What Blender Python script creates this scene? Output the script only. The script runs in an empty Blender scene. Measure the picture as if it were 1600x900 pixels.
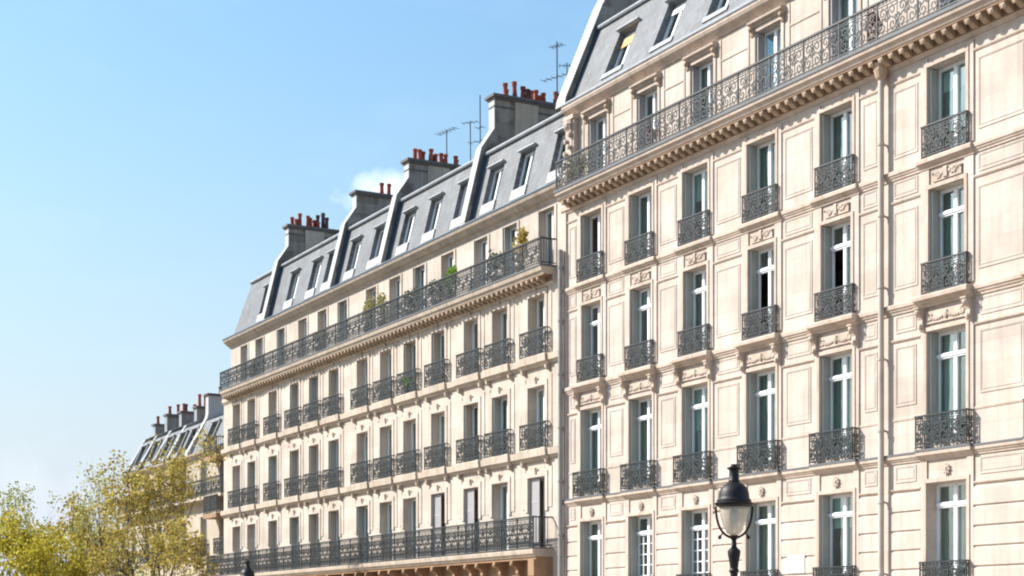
import bpy, math, random
from mathutils import Vector, Matrix
random.seed(7)
R = math.radians
S = bpy.context.scene
COL = S.collection

# ------------------------------------------------------------------ camera
EYE = 2.5                      # camera height above the pavement
cam_d = bpy.data.cameras.new('camera'); cam = bpy.data.objects.new('camera', cam_d); COL.objects.link(cam)
cam.location = (0, -25.06, EYE)
cam.rotation_euler = (R(90), 0, math.atan2(2600, 1400))
cam_d.sensor_width = 36; cam_d.lens = 36 * 2600 / 1600
cam_d.shift_y = (983 - 450) / 1600
cam_d.clip_start = 0.3; cam_d.clip_end = 6000
S.camera = cam
S.render.resolution_x, S.render.resolution_y = 1024, 576
S.cycles.filter_width = 2.1

# ------------------------------------------------------------------ sky, sun, exposure
SUN_EL, SUN_AZ = R(37), R(42)        # azimuth: to the left of the facade normal
sun_dir = Vector((-math.sin(SUN_AZ) * math.cos(SUN_EL), -math.cos(SUN_AZ) * math.cos(SUN_EL), math.sin(SUN_EL)))
W = bpy.data.worlds.new('World'); S.world = W; W.use_nodes = True
wn, wl = W.node_tree.nodes, W.node_tree.links
wn.clear()
wo = wn.new('ShaderNodeOutputWorld'); wb = wn.new('ShaderNodeBackground'); wb.inputs[1].default_value = 0.115
sky = wn.new('ShaderNodeTexSky'); sky.sky_type = 'NISHITA'; sky.sun_disc = False
sky.sun_elevation = SUN_EL; sky.sun_rotation = math.atan2(sun_dir.x, sun_dir.y)
sky.altitude = 50; sky.air_density = 2.1; sky.dust_density = 1.8; sky.ozone_density = 9.5
# thin cirrus veil plus cumulus, laid out by direction over the whole sky
tc = wn.new('ShaderNodeTexCoord')
mp = wn.new('ShaderNodeMapping'); mp.inputs['Scale'].default_value = (1, 1, 2.6)
nz = wn.new('ShaderNodeTexNoise'); nz.inputs['Scale'].default_value = 7.0; nz.inputs['Detail'].default_value = 9; nz.inputs['Roughness'].default_value = 0.58
wl.new(tc.outputs['Generated'], mp.inputs[0]); wl.new(mp.outputs[0], nz.inputs['Vector'])
mix = wn.new('ShaderNodeMixRGB'); mix.inputs[2].default_value = (8.6, 8.9, 9.4, 1)
wl.new(sky.outputs[0], mix.inputs[1])
def wmath(op, a, b=None, clamp=False):
    n = wn.new('ShaderNodeMath'); n.operation = op; n.use_clamp = clamp
    for i, v in enumerate((a, b)):
        if v is None: continue
        if hasattr(v, 'links'): wl.new(v, n.inputs[i])
        else: n.inputs[i].default_value = v
    return n.outputs[0]
def cloud(d, rad, soft, amp):      # a cumulus patch around a sky direction
    vm = wn.new('ShaderNodeVectorMath'); vm.operation = 'DISTANCE'
    sc = wn.new('ShaderNodeVectorMath'); sc.operation = 'MULTIPLY'; sc.inputs[1].default_value = (1, 1, 2.1)
    wl.new(tc.outputs['Generated'], sc.inputs[0]); wl.new(sc.outputs[0], vm.inputs[0])
    vm.inputs[1].default_value = (d[0], d[1], d[2] * 2.1)
    t = wmath('SUBTRACT', rad, vm.outputs['Value'])
    n2 = wn.new('ShaderNodeTexNoise'); n2.inputs['Scale'].default_value = 55; n2.inputs['Detail'].default_value = 6
    wl.new(tc.outputs['Generated'], n2.inputs['Vector'])
    t = wmath('ADD', t, wmath('MULTIPLY', wmath('SUBTRACT', n2.outputs[0], 0.5), amp))
    return wmath('DIVIDE', t, soft, True)
_rt = Vector((math.cos(cam.rotation_euler.z), math.sin(cam.rotation_euler.z), 0)); _fw = Vector((-math.sin(cam.rotation_euler.z), math.cos(cam.rotation_euler.z), 0))
c1 = cloud((_fw - 0.069 * _rt + Vector((0, 0, 0.262))).normalized(), 0.031, 0.045, 0.06)
c2 = cloud((_fw - 0.30 * _rt + Vector((0, 0, 0.065))).normalized(), 0.10, 0.14, 0.16)
veil = wmath('MULTIPLY', wmath('SUBTRACT', nz.outputs[0], 0.52), 1.6, True)
tot = wmath('ADD', wmath('MULTIPLY', veil, 0.10), wmath('ADD', c1, wmath('MULTIPLY', c2, 0.28)), True)
wl.new(tot, mix.inputs[0])
# pale haze all round the horizon
sep = wn.new('ShaderNodeSeparateXYZ'); wl.new(tc.outputs['Generated'], sep.inputs[0])
hz_ = wmath('POWER', wmath('SUBTRACT', 1.0, wmath('DIVIDE', sep.outputs['Z'], 0.34), True), 1.6)
mixh = wn.new('ShaderNodeMixRGB'); mixh.inputs[2].default_value = (3.85, 4.3, 5.6, 1); wl.new(wmath('MULTIPLY', hz_, 0.9), mixh.inputs[0]); wl.new(mix.outputs[0], mixh.inputs[1])
wl.new(mixh.outputs[0], wb.inputs[0]); wl.new(wb.outputs[0], wo.inputs[0])

sl = bpy.data.lights.new('sun', 'SUN'); sl.energy = 4.6; sl.angle = R(0.5); sl.color = (1.0, 0.945, 0.87)
so = bpy.data.objects.new('sun', sl); COL.objects.link(so); so.location = (-60, -60, 60)
so.rotation_euler = sun_dir.to_track_quat('Z', 'Y').to_euler()
S.view_settings.view_transform = 'Standard'; S.view_settings.look = 'None'
S.view_settings.exposure = 0.86; S.view_settings.gamma = 1.0

# ------------------------------------------------------------------ materials
MATS = {}
def mat(name, col, rough=0.8, var=0.10, scale=1.2, streak=0.0, bump=0.0, bscale=30, metal=0.0, spec=0.3, col2=None, patch=None, block=0):
    m = bpy.data.materials.new(name); m.use_nodes = True
    n, l = m.node_tree.nodes, m.node_tree.links
    p = n['Principled BSDF']; p.inputs['Roughness'].default_value = rough; p.inputs['Metallic'].default_value = metal
    p.inputs['Specular IOR Level'].default_value = spec
    g = n.new('ShaderNodeNewGeometry')
    t = n.new('ShaderNodeTexNoise'); t.inputs['Scale'].default_value = scale; t.inputs['Detail'].default_value = 6; t.inputs['Roughness'].default_value = 0.65
    l.new(g.outputs['Position'], t.inputs['Vector'])
    r = n.new('ShaderNodeValToRGB')
    c2 = col2 or tuple(c * (1 - 2.2 * var) for c in col)
    c1_ = tuple(min(1, c * (1 + 0.8 * var)) for c in col)
    r.color_ramp.elements[0].position = 0.3; r.color_ramp.elements[0].color = (*c2, 1)
    r.color_ramp.elements[1].position = 0.62; r.color_ramp.elements[1].color = (*c1_, 1)
    l.new(t.outputs[0], r.inputs[0]); out = r.outputs[0]
    if streak:                                    # rain streaks: noise stretched down the wall
        mpp = n.new('ShaderNodeMapping'); mpp.inputs['Scale'].default_value = (5.5, 5.5, 0.35)
        t2 = n.new('ShaderNodeTexNoise'); t2.inputs['Scale'].default_value = 1.0; t2.inputs['Detail'].default_value = 5
        r2 = n.new('ShaderNodeValToRGB'); r2.color_ramp.elements[0].position = 0.34; r2.color_ramp.elements[1].position = 0.55
        k = 1 - streak; r2.color_ramp.elements[0].color = (k, k * 0.97, k * 0.92, 1); r2.color_ramp.elements[1].color = (1, 1, 1, 1)
        mm = n.new('ShaderNodeMixRGB'); mm.blend_type = 'MULTIPLY'; mm.inputs[0].default_value = 1
        l.new(g.outputs['Position'], mpp.inputs[0]); l.new(mpp.outputs[0], t2.inputs['Vector']); l.new(t2.outputs[0], r2.inputs[0])
        l.new(out, mm.inputs[1]); l.new(r2.outputs[0], mm.inputs[2]); out = mm.outputs[0]
    if block:                                     # stone to stone tone of the ashlar
        sx = n.new('ShaderNodeSeparateXYZ'); cb = n.new('ShaderNodeCombineXYZ'); l.new(g.outputs['Position'], sx.inputs[0]); l.new(sx.outputs['X'], cb.inputs['X']); l.new(sx.outputs['Z'], cb.inputs['Y'])
        tb = n.new('ShaderNodeTexBrick'); tb.inputs['Scale'].default_value = 1; tb.inputs['Brick Width'].default_value = 1.15; tb.inputs['Row Height'].default_value = 0.424; tb.inputs['Mortar Size'].default_value = 0.005
        k = 1 - block; tb.inputs['Color1'].default_value = (1, 1, 1, 1); tb.inputs['Color2'].default_value = (k, k*.985, k*.96, 1); tb.inputs['Mortar'].default_value = (k*.9, k*.88, k*.85, 1)
        mb_ = n.new('ShaderNodeMixRGB'); mb_.blend_type = 'MULTIPLY'; mb_.inputs[0].default_value = 1
        l.new(cb.outputs[0], tb.inputs['Vector']); l.new(out, mb_.inputs[1]); l.new(tb.outputs['Color'], mb_.inputs[2]); out = mb_.outputs[0]
    if patch:                                     # irregular repaired / sooty patches
        sx = n.new('ShaderNodeSeparateXYZ'); cb = n.new('ShaderNodeCombineXYZ'); l.new(g.outputs['Position'], sx.inputs[0]); l.new(sx.outputs['Y'], cb.inputs['X']); l.new(sx.outputs['Z'], cb.inputs['Y']); l.new(sx.outputs['X'], cb.inputs['Z'])
        t3 = n.new('ShaderNodeTexBrick'); t3.inputs['Scale'].default_value = 1; t3.inputs['Brick Width'].default_value = 0.75; t3.inputs['Row Height'].default_value = 0.42; t3.inputs['Mortar Size'].default_value = 0.004; t3.inputs['Bias'].default_value = -0.25
        t3.inputs['Color1'].default_value = (1, 1, 1, 1); t3.inputs['Color2'].default_value = (*patch, 1); t3.inputs['Mortar'].default_value = (0.7, 0.68, 0.65, 1)
        r3 = t3
        m3 = n.new('ShaderNodeMixRGB'); m3.blend_type = 'MULTIPLY'
        tn = n.new('ShaderNodeTexNoise'); tn.inputs['Scale'].default_value = 0.8; rn = n.new('ShaderNodeValToRGB'); rn.color_ramp.elements[0].position = 0.40; rn.color_ramp.elements[1].position = 0.47
        l.new(g.outputs['Position'], tn.inputs['Vector']); l.new(tn.outputs[0], rn.inputs[0]); l.new(rn.outputs[0], m3.inputs[0])
        l.new(cb.outputs[0], t3.inputs['Vector'])
        l.new(out, m3.inputs[1]); l.new(r3.outputs[0], m3.inputs[2]); out = m3.outputs[0]
    l.new(out, p.inputs['Base Color'])
    if bump:
        t4 = n.new('ShaderNodeTexNoise'); t4.inputs['Scale'].default_value = bscale; t4.inputs['Detail'].default_value = 4
        b = n.new('ShaderNodeBump'); b.inputs['Strength'].default_value = bump; b.inputs['Distance'].default_value = 0.02
        l.new(g.outputs['Position'], t4.inputs['Vector']); l.new(t4.outputs[0], b.inputs['Height']); l.new(b.outputs[0], p.inputs['Normal'])
    MATS[name] = m; return m
mat('stone_a', (0.54, 0.465, 0.405), var=0.08, scale=0.9, streak=0.11, block=0.09, bump=0.25, bscale=18)
mat('trim_a', (0.50, 0.408, 0.335), var=0.09, scale=1.6, streak=0.15, bump=0.25, bscale=22)
mat('stone_b', (0.535, 0.463, 0.395), var=0.09, scale=0.8, streak=0.15, block=0.09, bump=0.25, bscale=18)
mat('trim_b', (0.49, 0.41, 0.33), var=0.10, scale=1.5, streak=0.17, bump=0.25, bscale=22)
mat('stone_c', (0.44, 0.375, 0.29), var=0.1, scale=0.8, streak=0.12)
mat('bounce_brown_stone', (0.42, 0.32, 0.235), var=0.12, scale=2.0, streak=0.12, bump=0.2)  # trim stone browned: warm bounce under the cornices is put into the colour
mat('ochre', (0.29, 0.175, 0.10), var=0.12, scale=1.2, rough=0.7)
mat('white_paint', (0.78, 0.79, 0.80), rough=0.4, var=0.03, spec=0.5)
mat('shutter_grey', (0.33, 0.345, 0.32), rough=0.6, var=0.06)
mat('shutter_beige', (0.40, 0.355, 0.30), rough=0.6, var=0.06)
mat('shutter_white', (0.36, 0.34, 0.34), rough=0.6, var=0.06)
mat('iron', (0.013, 0.017, 0.018), rough=0.5, var=0.12, spec=0.5)
mat('iron_grey', (0.034, 0.036, 0.035), rough=0.5, var=0.12, spec=0.5)
mat('lead', (0.12, 0.125, 0.13), rough=0.55, var=0.1)
mat('zinc', (0.26, 0.28, 0.30), rough=0.45, var=0.10, scale=2.5, streak=0.12, spec=0.5)
mat('zinc_dull', (0.20, 0.205, 0.21), rough=0.5, var=0.1, scale=2.5)
mat('zinc_blue', (0.055, 0.085, 0.115), rough=0.5, var=0.1, scale=2.5)
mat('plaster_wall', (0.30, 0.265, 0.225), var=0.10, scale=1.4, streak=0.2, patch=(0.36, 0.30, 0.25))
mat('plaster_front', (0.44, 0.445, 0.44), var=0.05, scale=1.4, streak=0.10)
mat('painted_soffit_shade', (0.24, 0.155, 0.10), var=0.12, scale=2.0)  # brown of the warm, shaded cornice underside, painted as base colour
mat('cap_stone', (0.13, 0.12, 0.11), var=0.15, scale=3)
mat('terracotta', (0.34, 0.085, 0.05), var=0.28, scale=4, rough=0.8)
mat('terracotta_dark', (0.10, 0.055, 0.05), var=0.18, scale=4, rough=0.8)
mat('curtain_white', (0.80, 0.80, 0.79), var=0.05, rough=0.9)
mat('curtain_teal', (0.17, 0.34, 0.31), var=0.08, rough=0.9)
mat('curtain_beige', (0.50, 0.44, 0.34), var=0.06, rough=0.9)
mat('blind_orange', (0.62, 0.38, 0.17), var=0.06, rough=0.8)
mat('interior', (0.28, 0.28, 0.25), var=0.1, scale=0.6)
mat('pipe_beige', (0.46, 0.40, 0.34), var=0.08, scale=2, rough=0.55)
mat('pipe_grey', (0.27, 0.26, 0.25), var=0.1, scale=2, rough=0.55)
mat('lamp_iron', (0.012, 0.010, 0.0095), rough=0.5, var=0.25, scale=6, spec=0.35, bump=0.15, bscale=60)
mat('asphalt', (0.06, 0.06, 0.062), var=0.12, scale=3, bump=0.3, bscale=80)
mat('pavement_stone', (0.40, 0.33, 0.25), var=0.1, scale=1.5, bump=0.2)
mat('kerb_stone', (0.36, 0.35, 0.33), var=0.1, scale=3)
mat('ground_soil', (0.22, 0.19, 0.15), var=0.15, scale=0.3)
mat('paint_white_line', (0.75, 0.75, 0.73), var=0.06, scale=5)
mat('bark', (0.10, 0.075, 0.055), var=0.2, scale=6, bump=0.4)
mat('pot_clay', (0.30, 0.14, 0.08), var=0.12, scale=5)
mat('pot_grey', (0.16, 0.17, 0.18), var=0.12, scale=5)
mat('plaque_white', (0.74, 0.73, 0.70), var=0.03, rough=0.5)
def slate_mat():
    m = mat('slate', (0.172, 0.180, 0.188), var=0.12, scale=1.3, streak=0.16, rough=0.6)
    n, l = m.node_tree.nodes, m.node_tree.links
    p = n['Principled BSDF']; old = p.inputs['Base Color'].links[0].from_socket
    tcn = n.new('ShaderNodeTexCoord'); sx = n.new('ShaderNodeSeparateXYZ'); cb = n.new('ShaderNodeCombineXYZ')
    l.new(tcn.outputs['Object'], sx.inputs[0]); l.new(sx.outputs['X'], cb.inputs['X']); l.new(sx.outputs['Z'], cb.inputs['Y'])
    b = n.new('ShaderNodeTexBrick'); b.inputs['Scale'].default_value = 1; b.inputs['Brick Width'].default_value = 0.24; b.inputs['Row Height'].default_value = 0.14
    b.inputs['Mortar Size'].default_value = 0.008; b.inputs['Color1'].default_value = (1, 1, 1, 1); b.inputs['Color2'].default_value = (0.82, 0.83, 0.85, 1); b.inputs['Mortar'].default_value = (0.68, 0.68, 0.68, 1)
    l.new(cb.outputs[0], b.inputs['Vector'])
    mm = n.new('ShaderNodeMixRGB'); mm.blend_type = 'MULTIPLY'; mm.inputs[0].default_value = 1
    l.new(old, mm.inputs[1]); l.new(b.outputs['Color'], mm.inputs[2]); l.new(mm.outputs[0], p.inputs['Base Color'])
    bp = n.new('ShaderNodeBump'); bp.inputs['Strength'].default_value = 0.5; bp.inputs['Distance'].default_value = 0.01
    l.new(b.outputs['Fac'], bp.inputs['Height']); bp.invert = True; l.new(bp.outputs[0], p.inputs['Normal'])
slate_mat()
def glass_mat(name, refl, tint):
    m = bpy.data.materials.new(name); m.use_nodes = True; n, l = m.node_tree.nodes, m.node_tree.links; n.clear()
    o = n.new('ShaderNodeOutputMaterial'); mx = n.new('ShaderNodeMixShader'); tr = n.new('ShaderNodeBsdfTransparent'); gl = n.new('ShaderNodeBsdfGlossy')
    fc = n.new('ShaderNodeLayerWeight'); fc.inputs[0].default_value = 0.5
    pw_ = n.new('ShaderNodeMath'); pw_.operation = 'POWER'; pw_.inputs[1].default_value = 2.2; l.new(fc.outputs['Facing'], pw_.inputs[0])
    lw = n.new('ShaderNodeMath'); lw.operation = 'MULTIPLY_ADD'; lw.inputs[1].default_value = 0.6; lw.inputs[2].default_value = refl; l.new(pw_.outputs[0], lw.inputs[0])
    gl.inputs['Roughness'].default_value = 0.02; tr.inputs[0].default_value = (*tint, 1)
    g = n.new('ShaderNodeNewGeometry'); t = n.new('ShaderNodeTexNoise'); t.inputs['Scale'].default_value = 0.9
    b = n.new('ShaderNodeBump'); b.inputs['Strength'].default_value = 0.06; b.inputs['Distance'].default_value = 0.3
    l.new(g.outputs['Position'], t.inputs['Vector']); l.new(t.outputs[0], b.inputs['Height']); l.new(b.outputs[0], gl.inputs['Normal'])
    l.new(lw.outputs[0], mx.inputs[0]); l.new(tr.outputs[0], mx.inputs[1]); l.new(gl.outputs[0], mx.inputs[2]); l.new(mx.outputs[0], o.inputs[0])
    MATS[name] = m
glass_mat('glass', 0.20, (0.80, 0.93, 0.90))
def lampglass():
    m = bpy.data.materials.new('lamp_glass'); m.use_nodes = True; n, l = m.node_tree.nodes, m.node_tree.links
    p = n['Principled BSDF']; p.inputs['Base Color'].default_value = (0.80, 0.73, 0.62, 1); p.inputs['Roughness'].default_value = 0.3
    p.inputs['Transmission Weight'].default_value = 0.62; p.inputs['IOR'].default_value = 1.12
    MATS['lamp_glass'] = m
lampglass()
def leaf_mat(name, cols, trans=0.5):
    m = bpy.data.materials.new(name); m.use_nodes = True; n, l = m.node_tree.nodes, m.node_tree.links; n.clear()
    o = n.new('ShaderNodeOutputMaterial'); mx = n.new('ShaderNodeMixShader'); d = n.new('ShaderNodeBsdfDiffuse'); t = n.new('ShaderNodeBsdfTranslucent')
    g = n.new('ShaderNodeNewGeometry'); r = n.new('ShaderNodeValToRGB')
    els = r.color_ramp.elements
    while len(els) < len(cols): els.new(0.5)
    for i, c in enumerate(cols): els[i].position = i / (len(cols) - 1); els[i].color = (*c, 1)
    l.new(g.outputs['Random Per Island'], r.inputs[0])
    l.new(r.outputs[0], d.inputs[0]); l.new(r.outputs[0], t.inputs[0]); mx.inputs[0].default_value = trans
    l.new(d.outputs[0], mx.inputs[1]); l.new(t.outputs[0], mx.inputs[2]); l.new(mx.outputs[0], o.inputs[0]); MATS[name] = m
leaf_mat('leaf_gold', [(0.24, 0.17, 0.05), (0.46, 0.35, 0.09), (0.37, 0.33, 0.09), (0.52, 0.43, 0.13)])
leaf_mat('leaf_yellow', [(0.26, 0.22, 0.03), (0.50, 0.40, 0.05), (0.38, 0.35, 0.05), (0.56, 0.46, 0.09)])
leaf_mat('leaf_pale', [(0.34, 0.38, 0.14), (0.44, 0.46, 0.20), (0.38, 0.36, 0.14)])
leaf_mat('leaf_dark', [(0.03, 0.06, 0.02), (0.06, 0.10, 0.03), (0.09, 0.12, 0.04)], 0.3)
leaf_mat('leaf_bright', [(0.12, 0.24, 0.03), (0.22, 0.36, 0.04), (0.16, 0.26, 0.05)])
leaf_mat('leaf_straw', [(0.32, 0.28, 0.12), (0.24, 0.24, 0.08), (0.40, 0.36, 0.18)])
leaf_mat('leaf_mustard', [(0.42, 0.30, 0.06), (0.50, 0.40, 0.14), (0.36, 0.24, 0.05)])
leaf_mat('leaf_red', [(0.22, 0.03, 0.03), (0.30, 0.07, 0.07), (0.10, 0.03, 0.03)], 0.3)
leaf_mat('petal_pink', [(0.45, 0.08, 0.10), (0.50, 0.20, 0.20), (0.10, 0.14, 0.05)], 0.3)

# ------------------------------------------------------------------ mesh helpers
class MB:
    def __init__(s): s.v = []; s.f = []; s.smooth = False
    def add(s, vs, fs):
        o = len(s.v); s.v += [tuple(v) for v in vs]; s.f += [tuple(i + o for i in f) for f in fs]; return s
    def box(s, x0, x1, y0, y1, z0, z1):
        return s.add([(x0,y0,z0),(x1,y0,z0),(x1,y1,z0),(x0,y1,z0),(x0,y0,z1),(x1,y0,z1),(x1,y1,z1),(x0,y1,z1)],
                     [(0,3,2,1),(4,5,6,7),(0,1,5,4),(1,2,6,5),(2,3,7,6),(3,0,4,7)])
    def prism_x(s, prof, x0, x1):           # prof: (y,z) polygon
        n = len(prof)
        vs = [(x0, y, z) for y, z in prof] + [(x1, y, z) for y, z in prof]
        fs = [(i, (i+1) % n, n + (i+1) % n, n + i) for i in range(n)] + [tuple(range(n-1, -1, -1)), tuple(range(n, 2*n))]
        return s.add(vs, fs)
    def tube(s, pts, rad, n=6):
        rings = []; up = Vector((0, 0, 1)); o = len(s.v)
        for i, p in enumerate(pts):
            p = Vector(p); a = Vector(pts[max(0, i-1)]); b = Vector(pts[min(len(pts)-1, i+1)])
            t = (b - a).normalized(); ref = up if abs(t.z) < 0.9 else Vector((1, 0, 0))
            u = t.cross(ref).normalized(); w = t.cross(u)
            r = rad[i] if isinstance(rad, (list, tuple)) else rad
            rings.append([p + (u * math.cos(2*math.pi*k/n) + w * math.sin(2*math.pi*k/n)) * r for k in range(n)])
        vs = [v for rg in rings for v in rg]
        fs = [(j*n + k, j*n + (k+1) % n, (j+1)*n + (k+1) % n, (j+1)*n + k) for j in range(len(pts)-1) for k in range(n)]
        fs += [tuple(range(n-1, -1, -1)), tuple((len(pts)-1)*n + k for k in range(n))]
        return s.add(vs, fs)
    def lathe(s, prof, c=(0, 0, 0), n=16):    # prof: (r,z)
        vs = [(c[0] + r*math.cos(2*math.pi*k/n), c[1] + r*math.sin(2*math.pi*k/n), c[2] + z) for r, z in prof for k in range(n)]
        fs = [(j*n + k, j*n + (k+1) % n, (j+1)*n + (k+1) % n, (j+1)*n + k) for j in range(len(prof)-1) for k in range(n)]
        fs += [tuple(range(n-1, -1, -1)), tuple((len(prof)-1)*n + k for k in range(n))]
        return s.add(vs, fs)
    def ribbon(s, pts, w, d, y=0.0):           # flat iron bar bent in the x-z plane
        vs = []
        for i, (x, z) in enumerate(pts):
            a = pts[max(0, i-1)]; b = pts[min(len(pts)-1, i+1)]
            tx, tz = b[0]-a[0], b[1]-a[1]; L = math.hypot(tx, tz) or 1; nx, nz_ = -tz/L*w/2, tx/L*w/2
            vs += [(x+nx, y-d/2, z+nz_), (x-nx, y-d/2, z-nz_), (x-nx, y+d/2, z-nz_), (x+nx, y+d/2, z+nz_)]
        n = len(pts)
        fs = [(4*j + k, 4*j + (k+1) % 4, 4*j + 4 + (k+1) % 4, 4*j + 4 + k) for j in range(n-1) for k in range(4)]
        fs += [(3, 2, 1, 0), tuple(4*(n-1) + k for k in range(4))]
        return s.add(vs, fs)
    def blob(s, c, r, n=6, m=4):
        rx, ry, rz = r if isinstance(r, (list, tuple)) else (r, r, r)
        vs = [(c[0], c[1], c[2] - rz)]
        for j in range(1, m):
            ph = -math.pi/2 + math.pi*j/m
            vs += [(c[0] + rx*math.cos(ph)*math.cos(2*math.pi*k/n), c[1] + ry*math.cos(ph)*math.sin(2*math.pi*k/n), c[2] + rz*math.sin(ph)) for k in range(n)]
        vs.append((c[0], c[1], c[2] + rz)); top = len(vs)-1
        fs = [(0, 1 + (k+1) % n, 1 + k) for k in range(n)]
        for j in range(m-2): fs += [(1 + j*n + k, 1 + j*n + (k+1) % n, 1 + (j+1)*n + (k+1) % n, 1 + (j+1)*n + k) for k in range(n)]
        fs += [(1 + (m-2)*n + k, 1 + (m-2)*n + (k+1) % n, top) for k in range(n)]
        return s.add(vs, fs)
    def mesh(s, name, m, smooth=False):
        me = bpy.data.meshes.new(name); me.from_pydata(s.v, [], s.f); me.materials.append(MATS[m]); me.update()
        if smooth:
            me.polygons.foreach_set('use_smooth', [True]*len(me.polygons))
            try: me.set_sharp_from_angle(angle=R(40))
            except Exception: pass
        return me
def obj(name, me, parent=None, loc=(0, 0, 0), rot=(0, 0, 0), sc=None):
    o = bpy.data.objects.new(name, me); COL.objects.link(o); o.location = loc; o.rotation_euler = rot
    if sc: o.scale = sc
    if parent is not None: o.parent = parent
    return o
def part(name, mb, m, parent, loc=(0, 0, 0), rot=(0, 0, 0), smooth=False): return obj(name, mb.mesh(name, m, smooth), parent, loc, rot)
def pieces(name, boxes, m, parent, loc=(0, 0, 0)):
    for bb in boxes:
        x0, x1 = min(bb[0], bb[1]), max(bb[0], bb[1]); part(name, MB().box(x0, x1, *bb[2:]), m, parent, loc)
def tag(o, label, cat, group=None):
    o['label'] = label; o['category'] = cat
    if group: o['group'] = group
    return o
def thing(name, label, cat, loc=(0, 0, 0), group=None, rot=(0, 0, 0)): return tag(obj(name, None, None, loc, rot), label, cat, group)
def struct(name, mb, m): o = part(name, mb, m, None); o['kind'] = 'structure'; return o

def wall_holes(x0, x1, z0, z1, holes, th, revd=None):
    """sheet wall in x-z with rectangular holes, front at y=0, back at y=th"""
    mb = MB(); xs = sorted({x0, x1, *[h[0] for h in holes], *[h[1] for h in holes]}); zs = sorted({z0, z1, *[h[2] for h in holes], *[h[3] for h in holes]})
    xs = [x for x in xs if x0 <= x <= x1]; zs = [z for z in zs if z0 <= z <= z1]
    inside = lambda x, z: any(h[0] < x < h[1] and h[2] < z < h[3] for h in holes)
    for i in range(len(xs)-1):
        for j in range(len(zs)-1):
            a, b, c, d = xs[i], xs[i+1], zs[j], zs[j+1]
            if inside((a+b)/2, (c+d)/2): continue
            mb.add([(a,0,c),(b,0,c),(b,0,d),(a,0,d)], [(0,1,2,3)]); mb.add([(a,th,c),(b,th,c),(b,th,d),(a,th,d)], [(3,2,1,0)])
    for a, b, c, d in holes:
        mb.add([(a,0,c),(b,0,c),(b,0,d),(a,0,d),(a,th,c),(b,th,c),(b,th,d),(a,th,d)], [(0,4,5,1),(1,5,6,2),(2,6,7,3),(3,7,4,0)])
    mb.add([(x0,0,z0),(x1,0,z0),(x1,0,z1),(x0,0,z1),(x0,th,z0),(x1,th,z0),(x1,th,z1),(x0,th,z1)], [(0,4,5,1),(1,5,6,2),(2,6,7,3),(3,7,4,0)])
    return mb

# ------------------------------------------------------------------ windows
CACHE = {}
def cached(key, fn):
    if key not in CACHE: CACHE[key] = fn()
    return CACHE[key]
def frame_mesh(w, h, transom, bars, single):
    def f():
        b = MB(); t = 0.065; y0, y1 = 0.0, 0.07; hw = w/2
        b.box(-hw, -hw+t, y0, y1, 0, h); b.box(hw-t, hw, y0, y1, 0, h); b.box(-hw+t, hw-t, y0+.003, y1, h-t, h); b.box(-hw+t, hw-t, y0+.003, y1, 0, t*1.6)
        if not single: b.box(-0.05, 0.05, y0-.02, y1, t*1.6, h-t)
        if transom:
            b.box(-hw+t, hw-t, y0-.035, y1-.01, transom-.06, transom+.06); b.box(-hw+t-.02, hw-t+.02, y0-.06, y0-.035, transom-.02, transom+.035)
        if bars:
            top = transom or h
            for k in range(1, bars): z = t*1.6 + (top-t*1.6)*k/bars; b.box(-hw+t, hw-t, y0+.012, y1-.02, z-.014, z+.014)
            for x in (-hw/2-.01, hw/2+.01): b.box(x-.014, x+.014, y0+.014, y1-.022, t*1.6, top-.06)
        return b.mesh('window', 'white_paint')
    return cached(('fr', w, h, transom, bars, single), f)
def pane_mesh(w, h):
    def f(): return MB().box(-w/2, w/2, 0, 0.008, 0, h).mesh('pane', 'glass')
    return cached(('pn', round(w, 3), round(h, 3)), f)
def curtain_mesh(w, h, m):
    def f():
        b = MB(); n = 18; vs = []; 
        for i in range(n+1):
            x = -w/2 + w*i/n; y = 0.022*math.sin(i*1.9) + 0.012*math.sin(i*4.1)
            vs += [(x, y, 0), (x*0.97, y*1.0, h)]
        b.add(vs, [(2*i, 2*i+2, 2*i+3, 2*i+1) for i in range(n)]); me = b.mesh('curtain', m, True); return me
    return cached(('cu', round(w, 3), round(h, 3), m), f)
def jamb_shutter(h, m):            # persienne folded back against the reveal
    def f():
        b = MB(); b.box(-.014, .014, .0, .215, 0, h)
        n = int(h/0.085)
        for k in range(n): z = 0.06 + k*(h-.12)/n; b.box(.014, .022, .03, .19, z, z+.045)
        b.box(.014, .030, 0, .028, 0, h); b.box(.014, .030, .192, .215, 0, h)
        return b.mesh('shutter', m)
    return cached(('js', h, m), f)
def leaf_shutter(w, h, m):          # closed louvred leaf
    def f():
        b = MB(); b.box(0, w, .012, .03, 0, h); b.box(0, .05, 0, .012, 0, h); b.box(w-.05, w, 0, .012, 0, h)
        for z in (0, h*.33, h*.66, h-.06): b.box(.05, w-.05, 0.001, .012, z, z+.06)
        n = int(h/.07)
        for k in range(n): z = k*h/n; b.box(.05, w-.05, .005, .014, z+.01, z+.04)
        return b.mesh('shutter', m)
    return cached(('ls', w, h, m), f)
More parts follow.
